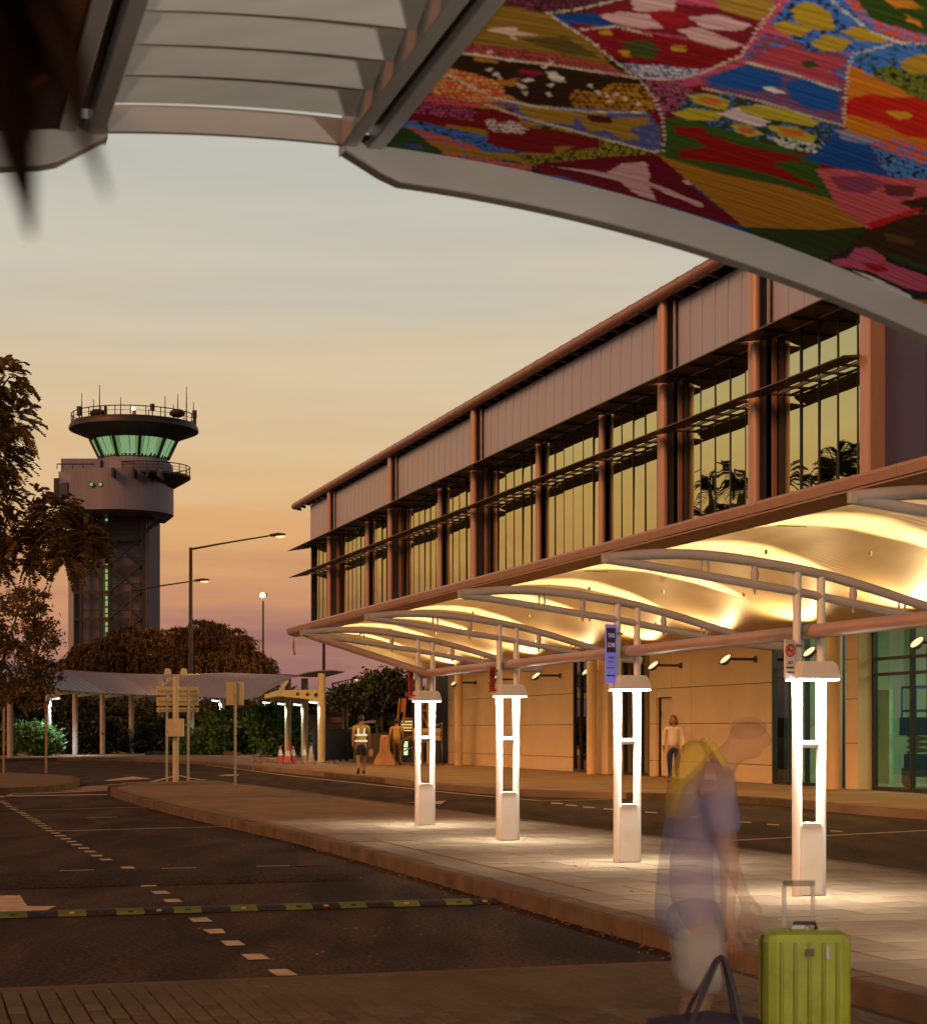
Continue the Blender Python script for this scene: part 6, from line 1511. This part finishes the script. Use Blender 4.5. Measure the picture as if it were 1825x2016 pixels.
 ((212,85,62),[(1555,-30),(1600,-30),(1700,70),(1900,115),(1900,150),(1700,112),(1600,40)],(110,130,200),22,7),((52,76,26),[(1575,-40),(1950,-40),(1950,125),(1830,108),(1660,62)],None,0,0),((205,130,35),[(1690,-10),(1780,0),(1812,25),(1720,22)],None,0,0),((200,125,40),[(1755,42),(1800,60),(1812,85),(1765,65)],None,0,0),
]
LINES = [[(650,40),(790,130),(860,190),(930,240),(985,310),(1000,350),(1012,430),(1005,465),(980,470),(820,428),(560,358),(450,320)], [(930,240),(1040,245),(1130,225),(1250,170),(1300,90),(1370,0)], [(370,160),(540,185),(700,205),(930,240)],
         [(1130,272),(1260,300),(1380,332),(1565,388)], [(1270,192),(1420,232),(1560,280)], [(1565,388),(1572,300),(1582,200)], [(1530,0),(1590,50),(1650,95),(1740,130),(1900,140)], [(340,230),(480,300),(600,327),(780,345),(960,347)], [(650,40),(740,28),(820,10),(890,-10)], [(1582,200),(1600,165),(1720,135)], [(760,90),(860,80),(980,110)]]
DOTS_W = [(470,215),(490,228),(500,240),(535,185),(580,248),(595,246),(560,262),(575,268),(640,205),(660,190),(580,288),(660,262),(655,292),(783,265),(805,285),(833,293),(862,290),(890,305),(840,312),(930,320),(425,165),(470,160)]
def art_colors(PX, PY, n, u):
    rg = np.random.default_rng(11); m_ = len(PX)
    sn, su = rg.uniform(-2.5,5.2,420), rg.uniform(-1.5,5.8,420); sc_ = np.array(PAL)[rg.integers(0,len(PAL),420)]
    best = np.full(m_, 1e9); idx = np.zeros(m_, int)
    for i in range(420):
        d = (n-sn[i])**2 + ((u-su[i])*.6)**2; w_ = d < best; best[w_] = d[w_]; idx[w_] = i
    colr = sc_[idx].astype(float)
    tx, ty = (PX-665.5)/.6354, PY/.6354
    def inpoly(poly):
        c = np.zeros(m_, bool); j = len(poly)-1
        xs = [p[0] for p in poly]; ys_ = [p[1] for p in poly]
        box = (tx >= min(xs)) & (tx <= max(xs)) & (ty >= min(ys_)) & (ty <= max(ys_)); ii = np.where(box)[0]
        if len(ii) == 0: return ii
        a, b_ = tx[ii], ty[ii]; q = np.zeros(len(ii), bool)
        for i in range(len(poly)):
            (xi, yi), (xj, yj) = poly[i], poly[j]
            if yi != yj: q ^= ((yi > b_) != (yj > b_)) & (a < (xj-xi)*(b_-yi)/(yj-yi)+xi)
            j = i
        return ii[q]
    for c, poly, dc, pitch, ds in ART:
        ii = inpoly(poly)
        if len(ii) == 0: continue
        colr[ii] = c
        if dc is not None:
            a, b_ = tx[ii]/pitch, ty[ii]/(pitch*.62); row = np.floor(b_); a = a + .5*(row % 2)
            cell = np.floor(a); h1 = np.sin(cell*12.9898+row*78.233)*43758.5453; h1 -= np.floor(h1); h2 = np.sin(cell*39.3+row*11.1)*24634.6; h2 -= np.floor(h2)
            dx = (a-cell-.5-(h1-.5)*.4)*pitch; dy = (b_-row-.5-(h2-.5)*.3)*pitch*.62
            w_ = (dx*dx + (dy*1.25)**2 < (ds*(.75+.5*h1))**2) & (h2 > .12); colr[ii[w_]] = dc
    wh = np.array((222,205,185))
    for ln_ in LINES:
        for (a0,b0),(a1,b1) in zip(ln_[:-1], ln_[1:]):
            L_ = math.hypot(a1-a0,b1-b0); k = max(1, int(L_/12))
            for i in range(k):
                px_, py_ = a0+(a1-a0)*i/k, b0+(b1-b0)*i/k
                near = np.abs(tx-px_) < 6; ii = np.where(near)[0]; w_ = (tx[ii]-px_)**2/27+(ty[ii]-py_)**2/18 < 1; colr[ii[w_]] = wh
    for px_, py_ in DOTS_W:
        ii = np.where(np.abs(tx-px_) < 10)[0]; w_ = (tx[ii]-px_)**2/70+(ty[ii]-py_)**2/45 < 1; colr[ii[w_]] = wh
    lin = np.where(colr/255 <= .04045, colr/255/12.92, ((colr/255+.055)/1.055)**2.4)
    st_ = 1 + .07*np.sin(u*260+np.sin(n*5+u*31)*2.2) + .10*np.sin(u*97+n*2.1) + .08*np.sin(n*23+u*140)
    return np.clip(lin*st_[:,None], 0, 1)
m_art = bpy.data.materials.new('painted ceiling print'); m_art.use_nodes = True
t_ = m_art.node_tree; b_ = t_.nodes['Principled BSDF']; b_.inputs['Roughness'].default_value = .75; b_.inputs['Specular IOR Level'].default_value = .1
at_ = t_.nodes.new('ShaderNodeAttribute'); at_.attribute_name = 'print'; t_.links.new(at_.outputs['Color'], b_.inputs['Base Color'])
tcn = t_.nodes.new('ShaderNodeTexCoord'); mpn = t_.nodes.new('ShaderNodeMapping'); mpn.inputs['Rotation'].default_value = (0,0,-TH); t_.links.new(tcn.outputs['Object'], mpn.inputs[0])
wv = t_.nodes.new('ShaderNodeTexWave'); wv.bands_direction = 'Y'; wv.inputs['Scale'].default_value = 10.5; t_.links.new(mpn.outputs[0], wv.inputs['Vector'])
bpn = t_.nodes.new('ShaderNodeBump'); bpn.inputs['Strength'].default_value = .14; bpn.inputs['Distance'].default_value = .006; t_.links.new(wv.outputs['Fac'], bpn.inputs['Height']); t_.links.new(bpn.outputs[0], b_.inputs['Normal'])
def art_panel(n0, n1, u0, u1, sn, su):
    kn, ku = int((n1-n0)/sn), int((u1-u0)/su)
    nn, uu = np.meshgrid(np.linspace(n0,n1,kn+1), np.linspace(u0,u1,ku+1)); nn, uu = nn.ravel(), uu.ravel()
    z = AZ(nn) - .004
    zig = .010*np.abs(((uu/.030) % 1)*2-1)                 # the print steps over the ribs of the sheet
    ns = nn + zig - .005
    X, Y = ns*CT-uu*ST, ns*ST+uu*CT
    Ys = np.maximum(Y, .3); PX, PY = CX+X/Ys*FPX, HY-(z-CAMZ)/Ys*FPX
    cl_ = art_colors(PX, PY, ns, uu)
    V = np.stack([nn*CT-uu*ST, nn*ST+uu*CT, z], 1)
    a = np.arange((kn+1)*(ku+1)).reshape(ku+1, kn+1); fcs = np.stack([a[:-1,:-1],a[:-1,1:],a[1:,1:],a[1:,:-1]], -1).reshape(-1,4)
    me = bpy.data.meshes.new('painted_panel'); me.vertices.add(len(V)); me.vertices.foreach_set('co', V.ravel()); nf = len(fcs)
    me.loops.add(4*nf); me.loops.foreach_set('vertex_index', fcs.ravel().astype(np.int32)); me.polygons.add(nf); me.polygons.foreach_set('loop_start', np.arange(0,4*nf,4,dtype=np.int32)); me.polygons.foreach_set('loop_total', np.full(nf,4,dtype=np.int32))
    ca = me.color_attributes.new('print', 'FLOAT_COLOR', 'POINT'); ca.data.foreach_set('color', np.concatenate([cl_, np.ones((len(cl_),1))], 1).ravel().astype(np.float32))
    me.materials.append(m_art); me.update(); me.validate()
    o = bpy.data.objects.new('painted_panel', me); col.objects.link(o); adopt(o, shl); return o
art_panel(1.47, 3.75, 3.75, UE-.02, .0062, .0062)
art_panel(1.47, 3.75, -1.0, 3.745, .05, .05); art_panel(3.755, 5.0, -1.0, UE-.02, .05, .05)
# left panel: browns
PAL = [(70,38,20),(110,58,22),(50,30,18),(140,80,30),(90,35,20),(48,28,20)]; ART = []; LINES = []
LINES = [[(-1010,110),(-960,104),(-930,100)], [(-990,165),(-940,170),(-900,168)]]; DOTS_W = [(-1000,110),(-985,104),(-965,104),(-990,168),(-965,172),(-940,175),(-925,168)]
art_panel(-.6, .465, 3.2, UE-.02, .008, .008); art_panel(-2.4, -.605, -1, UE-.02, .05, .05); art_panel(-.6, .465, -1, 3.195, .05, .05)
# unseen uplights and posts added beside the camera to light the painted ceiling
for n, u, lb in ((2.7, .7, 'unseen uplight added on a post beyond the right edge'), (-.5, 1.2, 'unseen uplight added on a post beyond the left edge')):
    t = thing('added_uplight', lb, 'wall lamp', F(n, u, 0)); MB(F).tube([(n,u,0),(n,u,AZ(n))], .05, 12).build('post', m_beam, t, smooth=True)
    MB(F).box(n-.12,n+.12,u+.05,u+.2,2.0,2.08).build('lamp_box', m_dark, t); MB(F).box(n-.1,n+.1,u+.06,u+.19,2.081,2.086).build('lamp_face', m_lampface, t)
    lamp_spot('added_ceiling_lamp', F(n, u+.13, 2.12), F(2.0 if n > 0 else .4, 4.6, 3.4), 850 if n > 0 else 260, (1.0,.88,.70), size=150, blend=.8, radius=.12)

# ================================================================ LEAVES HANGING CLOSE TO THE LENS
m_near = leafmat('near leaf', (.035, .018, .009), trans=.1)
br = thing('leafy_twig', 'blurred dark leaves hanging close at the upper left corner', 'branch', P(-60, 60, .95))
def near_leaf(p0, p1, wd, bend=.012):
    p0, p1 = Vector(p0), Vector(p1); d = p1-p0; s_ = d.cross(Vector((0,1,0))).normalized()
    def fn(a, c):
        w_ = wd*math.sin(math.pi*min(.985,max(.02,a))**.8)*(c*2-1); p = p0+d*a+s_*w_; return (p.x, p.y-bend*(1-(c*2-1)**2)+.02*a, p.z)
    g = MB(); g.grid(fn, 10, 4); return g
DN = .62
for a, c, w_ in (((-30,-40),(40,440),.0085),((60,-30),(195,365),.004),((-60,30),(50,250),.011),((20,-60),(120,170),.010),((90,-60),(160,250),.006),((-40,-20),(80,130),.013),((-60,-60),(30,120),.013)):
    near_leaf(P(*a,DN), P(*c,DN+.05), w_).build('leaf', m_near, br, smooth=True)
MB().tube(arc([P(-120,-80,DN),P(-20,-40,DN),P(60,-45,DN),P(120,-70,DN)],4), .003, 6).build('twig', m_bark, br)
